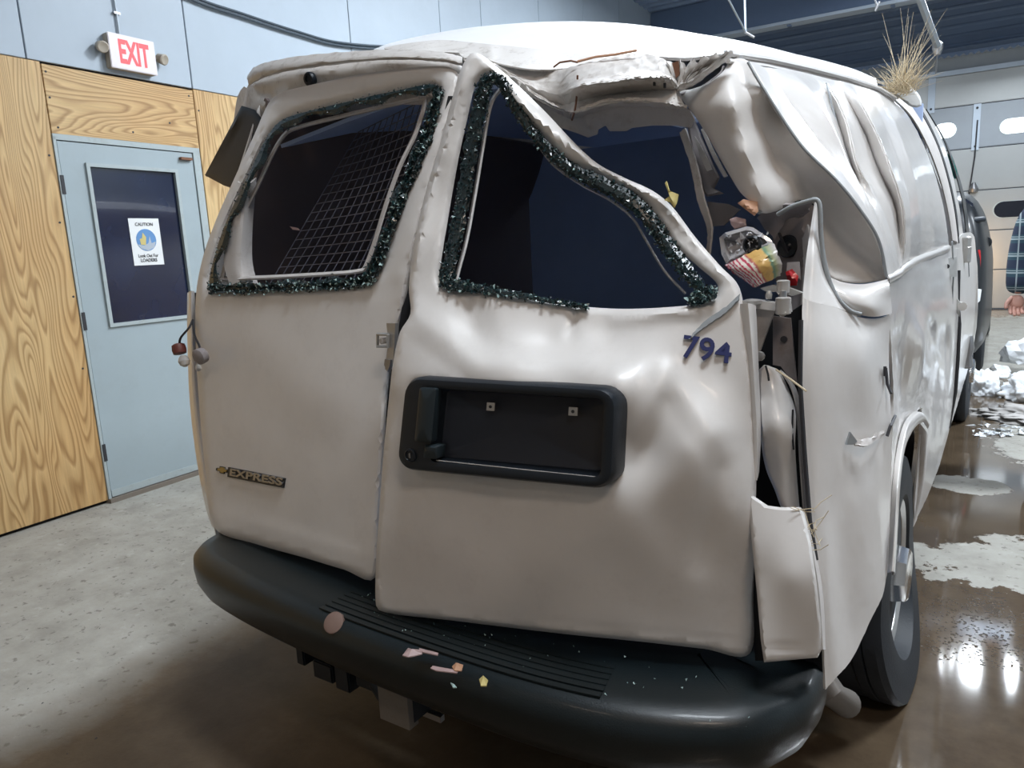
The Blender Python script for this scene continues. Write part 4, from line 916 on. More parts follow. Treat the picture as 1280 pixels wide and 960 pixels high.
# ---- torn D-pillar skin and the big concave flap (one continuous crumpled sheet)
P12 = [(850, 116, 1.44), (880, 106, 1.43), (905, 84, 1.45), (925, 72, 1.47), (870, 150, 1.43), (895, 195, 1.42), (925, 240, 1.40), (955, 262, 1.40), (900, 130, 1.40), (930, 190, 1.39), (955, 235, 1.40),
       (940, 100, 1.44), (960, 170, 1.45), (985, 240, 1.44), (955, 112, 1.42), (975, 130, 1.48), (1000, 180, 1.44), (1005, 240, 1.495), (1040, 280, 1.52), (1045, 225, 1.47), (1075, 262, 1.49), (1070, 310, 1.545), (1098, 300, 1.52), (1108, 345, 1.55), (1090, 340, 1.55),
       (1035, 345, 1.48), (1060, 352, 1.49), (1025, 300, 1.50), (1020, 255, 1.50), (980, 200, 1.475)]
sheet('pillar_skin_flap', [(848, 116), (862, 112), (885, 104), (905, 88), (915, 74), (935, 76), (950, 96), (958, 114), (978, 145), (1000, 178), (1024, 203), (1048, 228), (1062, 245), (1076, 264), (1090, 285), (1099, 305), (1105, 325), (1109, 348), (1098, 351), (1075, 354), (1052, 352), (1036, 345), (1029, 318), (1024, 285), (1018, 256), (1000, 250), (970, 264), (951, 266), (938, 252), (925, 240), (908, 212), (890, 180), (872, 150)], P12, 'paint_door', van, res=7, thick=.004, hem=(4, .004), wob=.002,
      ridges=[((905, 95), (955, 255), .014, 22), ((928, 100), (985, 245), -.010, 10)])
# bright lip under the flap
loft('flap_lower_lip', [[(1036, 346, 1.47), (1055, 353, 1.475), (1080, 355, 1.49), (1110, 349, 1.53)], [(1040, 356, 1.43), (1058, 363, 1.43), (1082, 365, 1.45), (1112, 358, 1.51)], [(1048, 372, 1.42), (1066, 380, 1.42), (1088, 382, 1.44), (1114, 376, 1.52)], [(1064, 392, 1.44), (1076, 394, 1.44), (1094, 396, 1.46), (1115, 392, 1.52)]], 'paint', van, 16, 24, .004)
tube('torn_skin_edge', [Vector(p) for p in cr([W(935, 78, 1.43), W(955, 112, 1.42), W(1000, 180, 1.43), W(1045, 225, 1.455), W(1075, 262, 1.475), W(1098, 300, 1.50), W(1108, 346, 1.53)], 50)], .0028, 'grey_rubber', van, 6)
# ---- upper side skin with hard creases
loft('side_skin_upper', [
 [(935, 76, 1.47), (955, 110, 1.43), (1000, 179, 1.44), (1045, 224, 1.46), (1075, 261, 1.48), (1098, 300, 1.51), (1109, 347, 1.54)],
 [(955, 84, 1.56), (975, 112, 1.57), (1015, 165, 1.55), (1052, 215, 1.53), (1082, 258, 1.54), (1103, 300, 1.56), (1116, 345, 1.58)],
 [(990, 88, 1.72), (1012, 112, 1.62), (1040, 155, 1.58), (1062, 205, 1.57), (1088, 255, 1.57), (1107, 300, 1.59), (1119, 343, 1.61)],
 [(1018, 95, 1.85), (1034, 118, 1.80), (1050, 160, 1.72), (1066, 212, 1.66), (1091, 257, 1.63), (1110, 300, 1.64), (1122, 341, 1.66)],
 [(1030, 98, 1.92), (1040, 112, 1.78), (1058, 150, 1.69), (1072, 205, 1.64), (1098, 252, 1.66), (1116, 298, 1.68), (1125, 338, 1.70)],
 [(1048, 101, 2.0), (1058, 122, 1.98), (1080, 165, 1.92), (1098, 212, 1.86), (1118, 255, 1.82), (1124, 298, 1.81), (1127, 335, 1.80)],
 [(1062, 104, 2.1), (1074, 124, 1.94), (1096, 165, 1.86), (1114, 210, 1.80), (1128, 255, 1.79), (1131, 298, 1.80), (1129, 332, 1.82)],
 [(1078, 109, 2.2), (1094, 130, 2.15), (1110, 165, 2.10), (1126, 210, 2.05), (1137, 255, 2.0), (1139, 298, 1.98), (1136, 328, 1.98)],
 [(1095, 114, 2.35), (1110, 134, 2.3), (1126, 170, 2.2), (1140, 212, 2.15), (1148, 255, 2.12), (1150, 298, 2.14), (1148, 322, 2.16)],
 [(1108, 120, 2.55), (1125, 142, 2.5), (1143, 180, 2.45), (1157, 222, 2.45), (1165, 262, 2.5), (1168, 298, 2.6), (1168, 314, 2.65)],
 [(1118, 126, 2.7), (1136, 146, 2.7), (1155, 182, 2.75), (1170, 222, 2.8), (1180, 262, 2.9), (1185, 296, 3.0), (1186, 308, 3.05)]],
 'paint', van, 101, 60, .004, linu=True, jit=.0003, angle=50)
tube('crease_line', [W(1033, 104, 1.80), W(1042, 140, 1.72), W(1052, 180, 1.67), W(1066, 218, 1.63)], .002, 'grey_rubber', van, 5)
# belt ridge
loft('belt_ridge', [[(1110, 344, 1.545), (1125, 336, 1.68), (1131, 330, 1.80), (1148, 320, 2.14), (1170, 312, 2.6), (1187, 306, 3.04)], [(1112, 348, 1.52), (1127, 341, 1.65), (1134, 334, 1.77), (1150, 325, 2.11), (1172, 316, 2.57), (1188, 310, 3.0)], [(1112, 354, 1.54), (1126, 346, 1.68), (1133, 340, 1.80), (1149, 330, 2.14), (1171, 320, 2.6), (1187, 314, 3.04)]], 'paint', van, 9, 50, .004)
# ---- lower quarter panel
loft('quarter_panel', [
 [(1003, 372, 1.34), (1002, 450, 1.30), (1006, 560, 1.29), (1011, 640, 1.28), (1020, 700, 1.27), (1028, 780, 1.265), (1032, 862, 1.26)],
 [(1018, 378, 1.34), (1020, 450, 1.31), (1024, 560, 1.30), (1028, 640, 1.29), (1034, 700, 1.285), (1040, 780, 1.28), (1046, 846, 1.28)],
 [(1044, 384, 1.38), (1048, 450, 1.35), (1050, 560, 1.34), (1052, 640, 1.335), (1054, 700, 1.33), (1060, 770, 1.33), (1066, 822, 1.33)],
 [(1072, 396, 1.43), (1078, 450, 1.40), (1076, 545, 1.40), (1078, 630, 1.38), (1082, 690, 1.38), (1084, 740, 1.38), (1088, 776, 1.39)],
 [(1096, 398, 1.48), (1096, 450, 1.46), (1098, 540, 1.45), (1098, 620, 1.43), (1099, 675, 1.43), (1100, 720, 1.43), (1103, 745, 1.44)],
 [(1113, 394, 1.52), (1111, 450, 1.52), (1114, 530, 1.50), (1113, 600, 1.50), (1112, 650, 1.49), (1110, 690, 1.49), (1109, 718, 1.49)]],
 'paint', van, 40, 60, .005, jit=.0002)
loft('quarter_panel_top', [[(1003, 372, 1.34), (1018, 378, 1.34), (1044, 384, 1.38), (1072, 394, 1.43)], [(1005, 350, 1.36), (1018, 352, 1.36), (1040, 366, 1.39), (1070, 393, 1.44)], [(1008, 320, 1.38), (1020, 325, 1.38), (1032, 345, 1.40), (1050, 378, 1.43)], [(1014, 280, 1.42), (1020, 282, 1.42), (1028, 310, 1.43), (1038, 352, 1.44)], [(1018, 254, 1.44), (1021, 252, 1.44), (1025, 285, 1.44), (1032, 330, 1.44)]], 'paint', van, 24, 18, .004)
tube('flap_rim', [Vector(p) for p in cr([W(972, 268, 1.41), W(990, 258, 1.40), W(1008, 252, 1.40), W(1021, 250, 1.40), W(1025, 262, 1.40), W(1026, 290, 1.40), W(1030, 325, 1.40), W(1037, 352, 1.40), W(1048, 374, 1.40), W(1062, 388, 1.41), W(1076, 393, 1.42)], 70)], .004, 'grey_rubber', van, 8, label='rolled grey edge of the torn quarter panel')
# body side ahead of the tear, over the rear wheel to the front
loft('side_panel', [
 [(1112, 350, 1.55), (1112, 400, 1.53), (1115, 450, 1.55), (1117, 500, 1.60), (1115, 560, 1.56), (1113, 640, 1.52), (1110, 712, 1.50)],
 [(1124, 344, 1.70), (1122, 400, 1.66), (1118, 450, 1.74), (1121, 500, 1.74), (1123, 530, 1.72), (1118, 575, 1.66), (1116, 612, 1.62)],
 [(1133, 336, 1.84), (1132, 390, 1.80), (1129, 440, 1.86), (1124, 480, 1.92), (1124, 510, 1.90), (1124, 535, 1.85), (1122, 556, 1.80)],
 [(1142, 330, 2.0), (1143, 385, 1.95), (1146, 430, 1.95), (1138, 475, 2.02), (1133, 500, 2.03), (1132, 515, 2.02), (1132, 528, 2.0)],
 [(1150, 325, 2.15), (1152, 385, 2.12), (1158, 430, 2.10), (1153, 470, 2.16), (1147, 495, 2.19), (1145, 508, 2.20), (1145, 515, 2.20)],
 [(1160, 320, 2.4), (1162, 385, 2.30), (1160, 415, 2.45), (1163, 460, 2.40), (1157, 490, 2.42), (1152, 512, 2.44), (1152, 522, 2.45)],
 [(1169, 316, 2.6), (1173, 380, 2.55), (1172, 420, 2.70), (1168, 460, 2.75), (1163, 500, 2.72), (1157, 550, 2.68), (1143, 640, 2.62)],
 [(1180, 311, 2.9), (1184, 380, 2.85), (1180, 430, 3.05), (1178, 480, 3.0), (1172, 530, 2.95), (1164, 580, 2.90), (1152, 636, 2.86)],
 [(1188, 308, 3.1), (1191, 380, 3.1), (1190, 440, 3.2), (1186, 500, 3.2), (1182, 540, 3.2), (1177, 565, 3.2), (1172, 588, 3.2)],
 [(1196, 305, 3.4), (1198, 380, 3.4), (1197, 440, 3.5), (1194, 480, 3.5), (1191, 510, 3.55), (1188, 530, 3.6), (1184, 548, 3.6)]],
 'paint', van, 90, 60, .005, jit=.0003, angle=50)
# wheel arch lip and its inner return
arch = [(1109, 716, 1.50), (1113, 650, 1.53), (1116, 600, 1.58), (1121, 562, 1.72), (1128, 534, 1.90), (1137, 519, 2.05), (1146, 514, 2.2), (1152, 522, 2.4)]
loft('wheel_arch', [arch, [(a+7, b_-2+(4 if i > 4 else 0), y-.02) for i, (a, b_, y) in enumerate(arch)], [(a+10, b_+8 if i > 3 else b_+1, y+.01) for i, (a, b_, y) in enumerate(arch)], [(a+8, b_+14 if i > 3 else b_+3, y+.05) for i, (a, b_, y) in enumerate(arch)]], 'paint', van, 12, 50, .003)
loft('arch_return', [[(1149, 527, 2.44), (1146, 580, 2.60), (1139, 625, 2.64), (1130, 652, 2.66)], [(1158, 540, 2.5), (1155, 590, 2.62), (1149, 630, 2.66), (1140, 660, 2.66)], [(1160, 545, 2.6), (1157, 590, 2.70), (1152, 620, 2.74), (1146, 650, 2.76)]], 'primer', van, 10, 24, .004)
loft('wheel_well', [[W(*p)+Vector((dx, 0, 0)) for p in [(1112, 690, 1.56), (1118, 600, 1.66), (1128, 550, 1.95), (1140, 530, 2.2), (1148, 545, 2.48), (1142, 600, 2.62), (1134, 650, 2.66)]] for dx in (-.01, -.2, -.5)], 'darkgap', van, 8, 30, .004, world=True, face_cam=False)
# tear in the quarter panel
quad_prism('skin_tear', [W(a, b_, y) for a, b_, y in ((1063, 540, 1.345), (1072, 552, 1.36), (1066, 556, 1.35), (1058, 556, 1.34))], .003, 'grey_rubber', van)
loft('skin_tear', [[(1066, 549, 1.36), (1080, 549, 1.375), (1092, 544, 1.40), (1104, 538, 1.43)], [(1070, 557, 1.355), (1082, 557, 1.37), (1094, 551, 1.40), (1105, 543, 1.43)]], 'primer', van, 4, 14, .003, jit=.001)
for pts in ([(1107, 460, 1.49), (1109, 480, 1.49), (1114, 492, 1.48)], [(1106, 458, 1.48), (1106, 470, 1.48)], [(1109, 545, 1.46), (1113, 533, 1.47), (1119, 520, 1.6)]):
    tube('skin_crack', [W(*p) for p in pts], .003, 'ink', van, 5)
tube('edge_scratch', [W(1001, 400, 1.295), W(1000, 480, 1.285), W(1005, 560, 1.275), W(1012, 650, 1.265), W(1020, 700, 1.255)], .004, 'ink', van, 5)

# doors and windows further along the side
loft('side_door_pillar', [[(1119, 124, 2.75), (1140, 146, 2.75), (1160, 182, 2.85), (1175, 222, 2.95), (1185, 262, 3.05), (1191, 300, 3.15)], [(1128, 122, 2.9), (1150, 150, 2.95), (1168, 186, 3.0), (1181, 226, 3.05), (1190, 264, 3.15), (1196, 302, 3.25)], [(1136, 120, 3.1), (1156, 150, 3.15), (1173, 186, 3.2), (1185, 226, 3.3), (1193, 264, 3.4), (1198, 304, 3.45)]], 'primer', van, 9, 30, .004)
loft('door_gap', [[(1136, 120, 3.15), (1156, 148, 3.2), (1173, 184, 3.25), (1186, 226, 3.35), (1194, 264, 3.45), (1199, 304, 3.5)], [(1142, 120, 3.3), (1160, 150, 3.35), (1176, 186, 3.4), (1188, 226, 3.5), (1196, 264, 3.6), (1200, 304, 3.65)]], 'darkgap', van, 3, 30, .004)
loft('side_door', [[(1140, 120, 3.3), (1158, 148, 3.35), (1175, 184, 3.4), (1187, 224, 3.5), (1195, 262, 3.6), (1200, 300, 3.65)], [(1150, 126, 3.6), (1168, 156, 3.7), (1183, 190, 3.8), (1193, 228, 3.9), (1200, 264, 4.0), (1205, 300, 4.1)]], 'paint', van, 6, 30, .004)
quad_prism('side_window', [W(1179, 208, 3.6), W(1183, 212, 3.9), W(1198, 262, 4.1), W(1203, 284, 4.1), W(1196, 290, 3.6), W(1192, 262, 3.58)], .004, 'glass_dk', van)
loft('front_pillar', [[(1158, 136, 3.9), (1178, 170, 4.0), (1192, 208, 4.1), (1203, 250, 4.2), (1209, 300, 4.3)], [(1166, 148, 4.3), (1184, 180, 4.4), (1197, 214, 4.5), (1207, 252, 4.6), (1213, 300, 4.7)]], 'carblack', van, 5, 24, .004)
sheet('teal_sheet', [(1184, 192), (1189, 194), (1196, 212), (1197, 222), (1193, 224), (1188, 212)], lambda Q: np.full(len(Q), 4.25), 'teal', van, res=5, thick=.004, hem=None, smooth=False, label='teal sheet showing in the side window')
loft('cab_door', [
 [(1196, 300, 3.45), (1199, 380, 3.5), (1198, 440, 3.5), (1195, 480, 3.5), (1191, 520, 3.55), (1187, 536, 3.6)],
 [(1204, 292, 3.8), (1207, 340, 3.8), (1208, 390, 3.8), (1204, 440, 3.8), (1199, 480, 3.8), (1195, 512, 3.8)],
 [(1214, 291, 4.3), (1218, 340, 4.3), (1218, 390, 4.3), (1213, 430, 4.3), (1207, 460, 4.3), (1202, 488, 4.3)],
 [(1218, 296, 4.7), (1222, 340, 4.7), (1222, 390, 4.7), (1219, 420, 4.7), (1213, 450, 4.7), (1207, 472, 4.7)]], 'paint', van, 30, 30, .005, jit=.0004)
tube('door_seam', [W(1198, 338, 3.42), W(1197, 380, 3.42), W(1199, 405, 3.42), W(1197, 450, 3.44), W(1194, 490, 3.46), W(1188, 520, 3.5), W(1186, 534, 3.55)], .008, 'ink', van, 6)
tube('door_seam', [W(1190, 302, 3.0), W(1192, 340, 3.05), W(1190, 380, 3.1)], .003, 'grey_rubber', van, 5)
tube('door_crease', [W(1209, 320, 3.95), W(1210, 345, 3.95), W(1206, 351, 3.9)], .006, 'ink', van, 5)
hb = quad_prism('hinge_bracket', [W(1182, 323, 2.98), W(1196, 321, 3.05), W(1196, 346, 3.05), W(1184, 346, 2.98)], .02, 'zinc', van)
tube('hinge_bolt', [W(1184, 333, 2.95), W(1184, 333, 2.99)], .008, 'ink', hb, 8)
h2 = quad_prism('hinge_bracket', [W(1195, 372, 3.3), W(1200, 378, 3.3), W(1206, 379, 3.3), W(1205, 387, 3.3), W(1200, 388, 3.3), W(1199, 396, 3.3), (W(1193, 386, 3.3))], .02, 'zinc', van)
lathe('hinge_bolt', W(1203, 383, 3.28), (0, -1, 0), [(.016, 0), (.016, .01), (.004, .012)], 'bulb', h2, 10)
for q in ((1206, 306), (1206, 318)): lathe('door_hinge', W(q[0], q[1], 3.75), (0, 0, 1), [(.02, -.035), (.024, -.03), (.024, .03), (.02, .035)], 'zinc', van, 10)
lathe('lower_hinge', W(1209, 440, 4.2), (0, 0, 1), [(.02, -.08), (.03, -.07), (.022, -.02), (.03, .02), (.022, .07), (.02, .08)], 'steel', van, 10)
# hidden: left flank, nose, floor, interior
F0 = [W(325, 128, 1.49), W(322, 140, 1.47), W(302, 205, 1.44), W(278, 275, 1.42), W(255, 350, 1.40), W(247, 450, 1.38), W(262, 620, 1.36), W(275, 690, 1.38)]
def sec(y, top=0., dx=.0): return [Vector((p.x+dx, y, p.z+top*max(0, p.z-1.0))) for p in F0]
loft('left_flank', [F0, sec(1.8, .06, .04), sec(2.4, .10, .05), sec(3.5, .12, .05), sec(4.7, .12, .05), sec(5.3, -.1, .06), sec(6.2, -.7, .08)], 'paint', van, 24, 24, .006, world=True, face_cam=False)
loft('nose', [[Vector((-1.07+u*w, y, z)) for u in (-1, -.5, 0, .5, 1)] for y, z, w in ((5.2, 1.88, .60), (5.7, 1.55, .70), (6.0, 1.25, .80), (6.6, 1.10, .80), (6.66, .9, .80), (6.66, .45, .78))], 'paint', van, 20, 16, .006, world=True, face_cam=False)
loft('fender', [[Vector((-.2, y, z)) for z in (1.25, .95, .8, .75)] for y in (4.7, 5.2)]+[[Vector((-.2, y, z)) for z in (1.22, 1.05, .9, .8)] for y in (5.6, 6.1)]+[[Vector((-.22, 6.6, z)) for z in (1.12, .95, .7, .45)]], 'paint', van, 16, 12, .006, world=True, face_cam=False)
box('cargo_floor', (-1.07, 3.3, .62), (1.6, 4.0, .03), 'liner', van)
loft('liner_left', [[Vector((p.x+.06, y, p.z)) for p in sec(0)[:6]] for y in (1.46, 2.2, 3.4, 4.9)], 'brown_liner', van, 8, 10, .01, world=True, face_cam=False); box('bulkhead', (-1.07, 3.0, 1.15), (1.6, .03, 1.2), 'liner', van)
box('dark_board_right', (-.52, 3.6, 1.15), (.02, 2.6, 1.05), 'darkgap', van)  # near-black board added so the torn corner and gap look dark
loft('liner_roof', [[Vector((-1.75, y, z)), Vector((-1.1, y, z+.06)), Vector((-.55, y, z-.1))] for y, z in ((1.47, 1.66), (2.0, 1.76), (3.4, 1.82), (4.9, 1.80))], 'liner', van, 10, 6, .01, world=True, face_cam=False)
# inside seen through the left window: white trim, brown board, wire partition
loft('inner_trim', [[(292, 250, 1.345), (284, 290, 1.33), (280, 330, 1.32), (290, 364, 1.31)], [(307, 235, 1.35), (302, 280, 1.335), (299, 330, 1.325), (308, 364, 1.315)], [(321, 222, 1.40), (316, 280, 1.38), (316, 330, 1.37), (327, 367, 1.36)]], 'primer', van, 10, 20, .004, label='grey inner pillar trim')
quad_prism('scrap_tag', [W(362, 283, 1.42), W(372, 285, 1.42), W(375, 288, 1.42), W(366, 287, 1.42)], .002, 'pinkscrap', van)
def cell(u, v):   # partition corners, a real plane swung out behind the glass
    TL, TR, BR, BL = W(448, 165, 1.62), W(556, 112, 1.47), W(470, 364, 1.34), W(330, 368, 1.375)
    return (TL*(1-u)+TR*u)*(1-v)+(BL*(1-u)+BR*u)*v+Vector((0, .03*math.sin(u*3.1)*math.sin(v*3.1), 0))
pr = []
for i in range(14): pr.append(tube(None, [cell(i/13, v/10) for v in range(11)], .0016, None, n=4))
for j in range(19): pr.append(tube(None, [cell(u/8, j/18) for u in range(9)], .0016, None, n=4))
o = multi('wire_partition', pr, 'mesh', van, 'grey welded wire grid behind the left window')

# ---- inside the open corner: pillars, hinges
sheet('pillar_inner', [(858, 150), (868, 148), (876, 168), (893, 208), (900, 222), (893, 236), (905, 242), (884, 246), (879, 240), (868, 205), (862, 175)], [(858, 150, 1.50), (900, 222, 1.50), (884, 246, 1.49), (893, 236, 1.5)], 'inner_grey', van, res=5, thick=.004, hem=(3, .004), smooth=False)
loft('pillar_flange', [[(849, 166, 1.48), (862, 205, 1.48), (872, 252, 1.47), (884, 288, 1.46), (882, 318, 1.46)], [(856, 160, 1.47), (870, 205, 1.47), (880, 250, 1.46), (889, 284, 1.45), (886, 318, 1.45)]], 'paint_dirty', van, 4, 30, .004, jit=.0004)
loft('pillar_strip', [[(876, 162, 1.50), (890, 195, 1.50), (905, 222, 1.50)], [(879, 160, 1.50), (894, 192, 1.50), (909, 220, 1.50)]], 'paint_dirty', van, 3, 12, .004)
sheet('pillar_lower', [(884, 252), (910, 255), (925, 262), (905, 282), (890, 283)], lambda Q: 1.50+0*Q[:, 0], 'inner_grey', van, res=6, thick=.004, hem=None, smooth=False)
sheet('pillar_strip_light', [(868, 170), (880, 190), (890, 212), (884, 214), (874, 192)], lambda Q: 1.485+0*Q[:, 0], 'primer', van, res=6, thick=.003, hem=None)
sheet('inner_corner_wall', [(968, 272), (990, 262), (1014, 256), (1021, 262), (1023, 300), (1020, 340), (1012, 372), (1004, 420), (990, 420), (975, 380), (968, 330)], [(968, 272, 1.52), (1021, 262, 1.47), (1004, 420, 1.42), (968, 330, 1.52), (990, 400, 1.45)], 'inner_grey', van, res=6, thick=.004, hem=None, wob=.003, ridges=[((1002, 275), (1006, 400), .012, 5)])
loft('inner_post', [[(1003, 300, 1.44), (1004, 330, 1.43), (1002, 360, 1.42), (1000, 400, 1.40)], [(1010, 280, 1.42), (1014, 310, 1.42), (1012, 350, 1.41), (1006, 400, 1.39)], [(1016, 300, 1.44), (1019, 325, 1.43), (1016, 355, 1.42), (1010, 380, 1.41)]], 'primer', van, 8, 16, .003)
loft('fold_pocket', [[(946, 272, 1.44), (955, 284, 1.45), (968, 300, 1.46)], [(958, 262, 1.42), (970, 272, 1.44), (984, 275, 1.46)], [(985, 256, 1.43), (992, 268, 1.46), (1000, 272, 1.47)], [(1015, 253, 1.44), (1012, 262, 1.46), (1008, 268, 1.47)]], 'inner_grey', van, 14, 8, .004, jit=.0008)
tube('torn_prong', [W(944, 240, 1.41), W(948, 252, 1.405), W(951, 266, 1.40)], .007, 'grey_rubber', van, 5)
lathe('speaker_cone', W(985, 308, 1.49), (-.15, -1, 0), [(.020, -.01), (.022, 0), (.019, .006), (.008, .002), (.004, .006)], 'black_pl', van, 20)
tube('loose_wire', [W(974, 292, 1.47), W(979, 304, 1.45), W(984, 316, 1.46)], .003, 'ink', van, 5)
# hinge assemblies
g = lambda px, py, y=1.30: W(px, py, y)
up = empty('door_hinge', g(960, 380)); up.parent = van; up.matrix_parent_inverse = van.matrix_basis.inverted()
quad_prism('hinge_arm', [g(928, 378), g(945, 375), g(986, 381), g(987, 391), g(948, 386), g(930, 384)], .02, 'paint', up)
quad_prism('hinge_web', [g(946, 386, 1.31), g(968, 388, 1.31), g(950, 438, 1.31), g(944, 444, 1.31)], .008, 'primer', up)
lathe('hinge_barrel', g(979, 383, 1.29), (0, 0, 1), [(.010, -.014), (.013, -.012), (.013, .014), (.010, .016)], 'bulb', up, 14)
lathe('hinge_cap', g(940, 377, 1.29), (0, 0, 1), [(.016, -.004), (.016, .002), (.010, .004), (.002, .005)], 'zinc', up, 16)
lathe('hinge_bolt', g(950, 445, 1.30), (0, -1, 0), [(.009, 0), (.008, .006), (.002, .007)], 'zinc', up, 10)
lathe('hinge_bolt', g(978, 392, 1.29), (0, -1, 0), [(.006, 0), (.005, .005), (.002, .006)], 'zinc', up, 10)
lo_ = empty('upper_hinge', g(970, 360)); lo_.parent = van; lo_.matrix_parent_inverse = van.matrix_basis.inverted()
quad_prism('hinge_arm', [g(950, 360, 1.33), g(966, 356, 1.33), g(984, 359, 1.33), g(1003, 366, 1.33), g(990, 370, 1.33), g(974, 365, 1.33), g(958, 365, 1.33)], .012, 'zinc', lo_)
lathe('hinge_barrel', g(979, 360, 1.31), (0, 0, 1), [(.009, -.010), (.011, -.008), (.011, .012), (.008, .014)], 'bulb', lo_, 12)
lathe('hinge_pin', g(979, 371, 1.30), (0, 0, 1), [(.006, -.016), (.006, .010)], 'steel', lo_, 10)
lathe('hinge_stud', g(961, 368, 1.31), (0, 0, 1), [(.005, -.008), (.006, .0), (.003, .006)], 'zinc', lo_, 10)
# hinge pillar and dark gap behind
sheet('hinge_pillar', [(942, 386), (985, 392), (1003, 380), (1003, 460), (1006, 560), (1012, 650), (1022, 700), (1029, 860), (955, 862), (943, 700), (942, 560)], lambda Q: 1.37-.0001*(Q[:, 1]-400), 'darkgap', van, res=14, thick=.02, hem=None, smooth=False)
sheet('hinge_plate', [(966, 395), (988, 398), (992, 440), (996, 478), (990, 486), (985, 470), (976, 458), (966, 456)], lambda Q: 1.345+0*Q[:, 0], 'inner_grey', van, res=6, thick=.006, hem=None, smooth=False, label='dull grey hinge plate with a hole')
lathe('plate_hole', g(980, 424, 1.343), (0, -1, 0), [(.006, 0), (.006, .002), (.001, .002)], 'ink', van, 12)
# torn white corner post, flange of the door, lower corner piece
loft('door_edge_flange', [[(925, 380, 1.27), (932, 450, 1.26), (938, 540, 1.25), (940, 600, 1.25)], [(935, 379, 1.255), (941, 450, 1.245), (946, 540, 1.24), (946, 600, 1.24)], [(945, 382, 1.28), (948, 450, 1.27), (951, 540, 1.26), (949, 590, 1.26)]], 'paint', van, 7, 24, .004)
sheet('torn_corner_post', [(949, 462), (955, 456), (966, 459), (975, 464), (990, 498), (995, 520), (994, 560), (1000, 640), (1006, 660), (980, 640), (968, 612), (957, 585), (951, 550), (948, 505)],
      [(949, 462, 1.32), (990, 498, 1.33), (957, 585, 1.30), (1000, 650, 1.31), (975, 530, 1.29)], 'paint', van, res=6, thick=.004, hem=(4, .008), wob=.0015, smooth=True, ridges=[((966, 465), (985, 640), .008, 14)], label='torn white strip of the corner post')
loft('torn_strip_edge', [[(976, 462, 1.335), (990, 485, 1.33), (997, 520, 1.33), (1001, 580, 1.32), (1006, 650, 1.31)], [(985, 470, 1.34), (997, 490, 1.34), (1001, 520, 1.335), (1006, 580, 1.33), (1012, 650, 1.32)]], 'primer', van, 4, 20, .003)
tube('straw_caught', [W(970, 462, 1.29), W(988, 474, 1.27), W(1008, 489, 1.26)], .0018, 'straw', van, 5)
for pts in ([(957, 457, 1.28), (960, 468, 1.28), (961, 476, 1.28)], [(991, 512, 1.305), (990, 540, 1.30), (992, 562, 1.30)]): tube('post_crack', [W(*p) for p in pts], .0018, 'ink', van, 5)
sheet('lower_corner_piece', [(934, 614), (942, 620), (960, 632), (975, 634), (1001, 634), (1006, 645), (1014, 680), (1021, 730), (1026, 780), (1027, 812), (1022, 822), (955, 828), (951, 800), (946, 740), (940, 680)],
      [(934, 614, 1.22), (1001, 634, 1.23), (1026, 812, 1.215), (955, 827, 1.175), (990, 720, 1.185), (945, 720, 1.195)], 'paint', van, res=7, thick=.004, hem=(4, .008), smooth=False, ridges=[((953, 812), (1025, 806), -.003, 4)], wob=.0008, label='loose white corner panel standing on the bumper')
loft('lower_piece_edge', [[(1001, 634, 1.235), (1014, 682, 1.23), (1024, 740, 1.225), (1029, 812, 1.22)], [(1009, 645, 1.27), (1020, 690, 1.265), (1029, 745, 1.26), (1032, 812, 1.255)]], 'primer', van, 3, 20, .004)
loft('corner_shadow_gap', [[(944, 640, 1.25), (948, 740, 1.24), (954, 826, 1.23)], [(938, 640, 1.27), (940, 740, 1.26), (944, 826, 1.25)]], 'darkgap', van, 3, 12, .004)

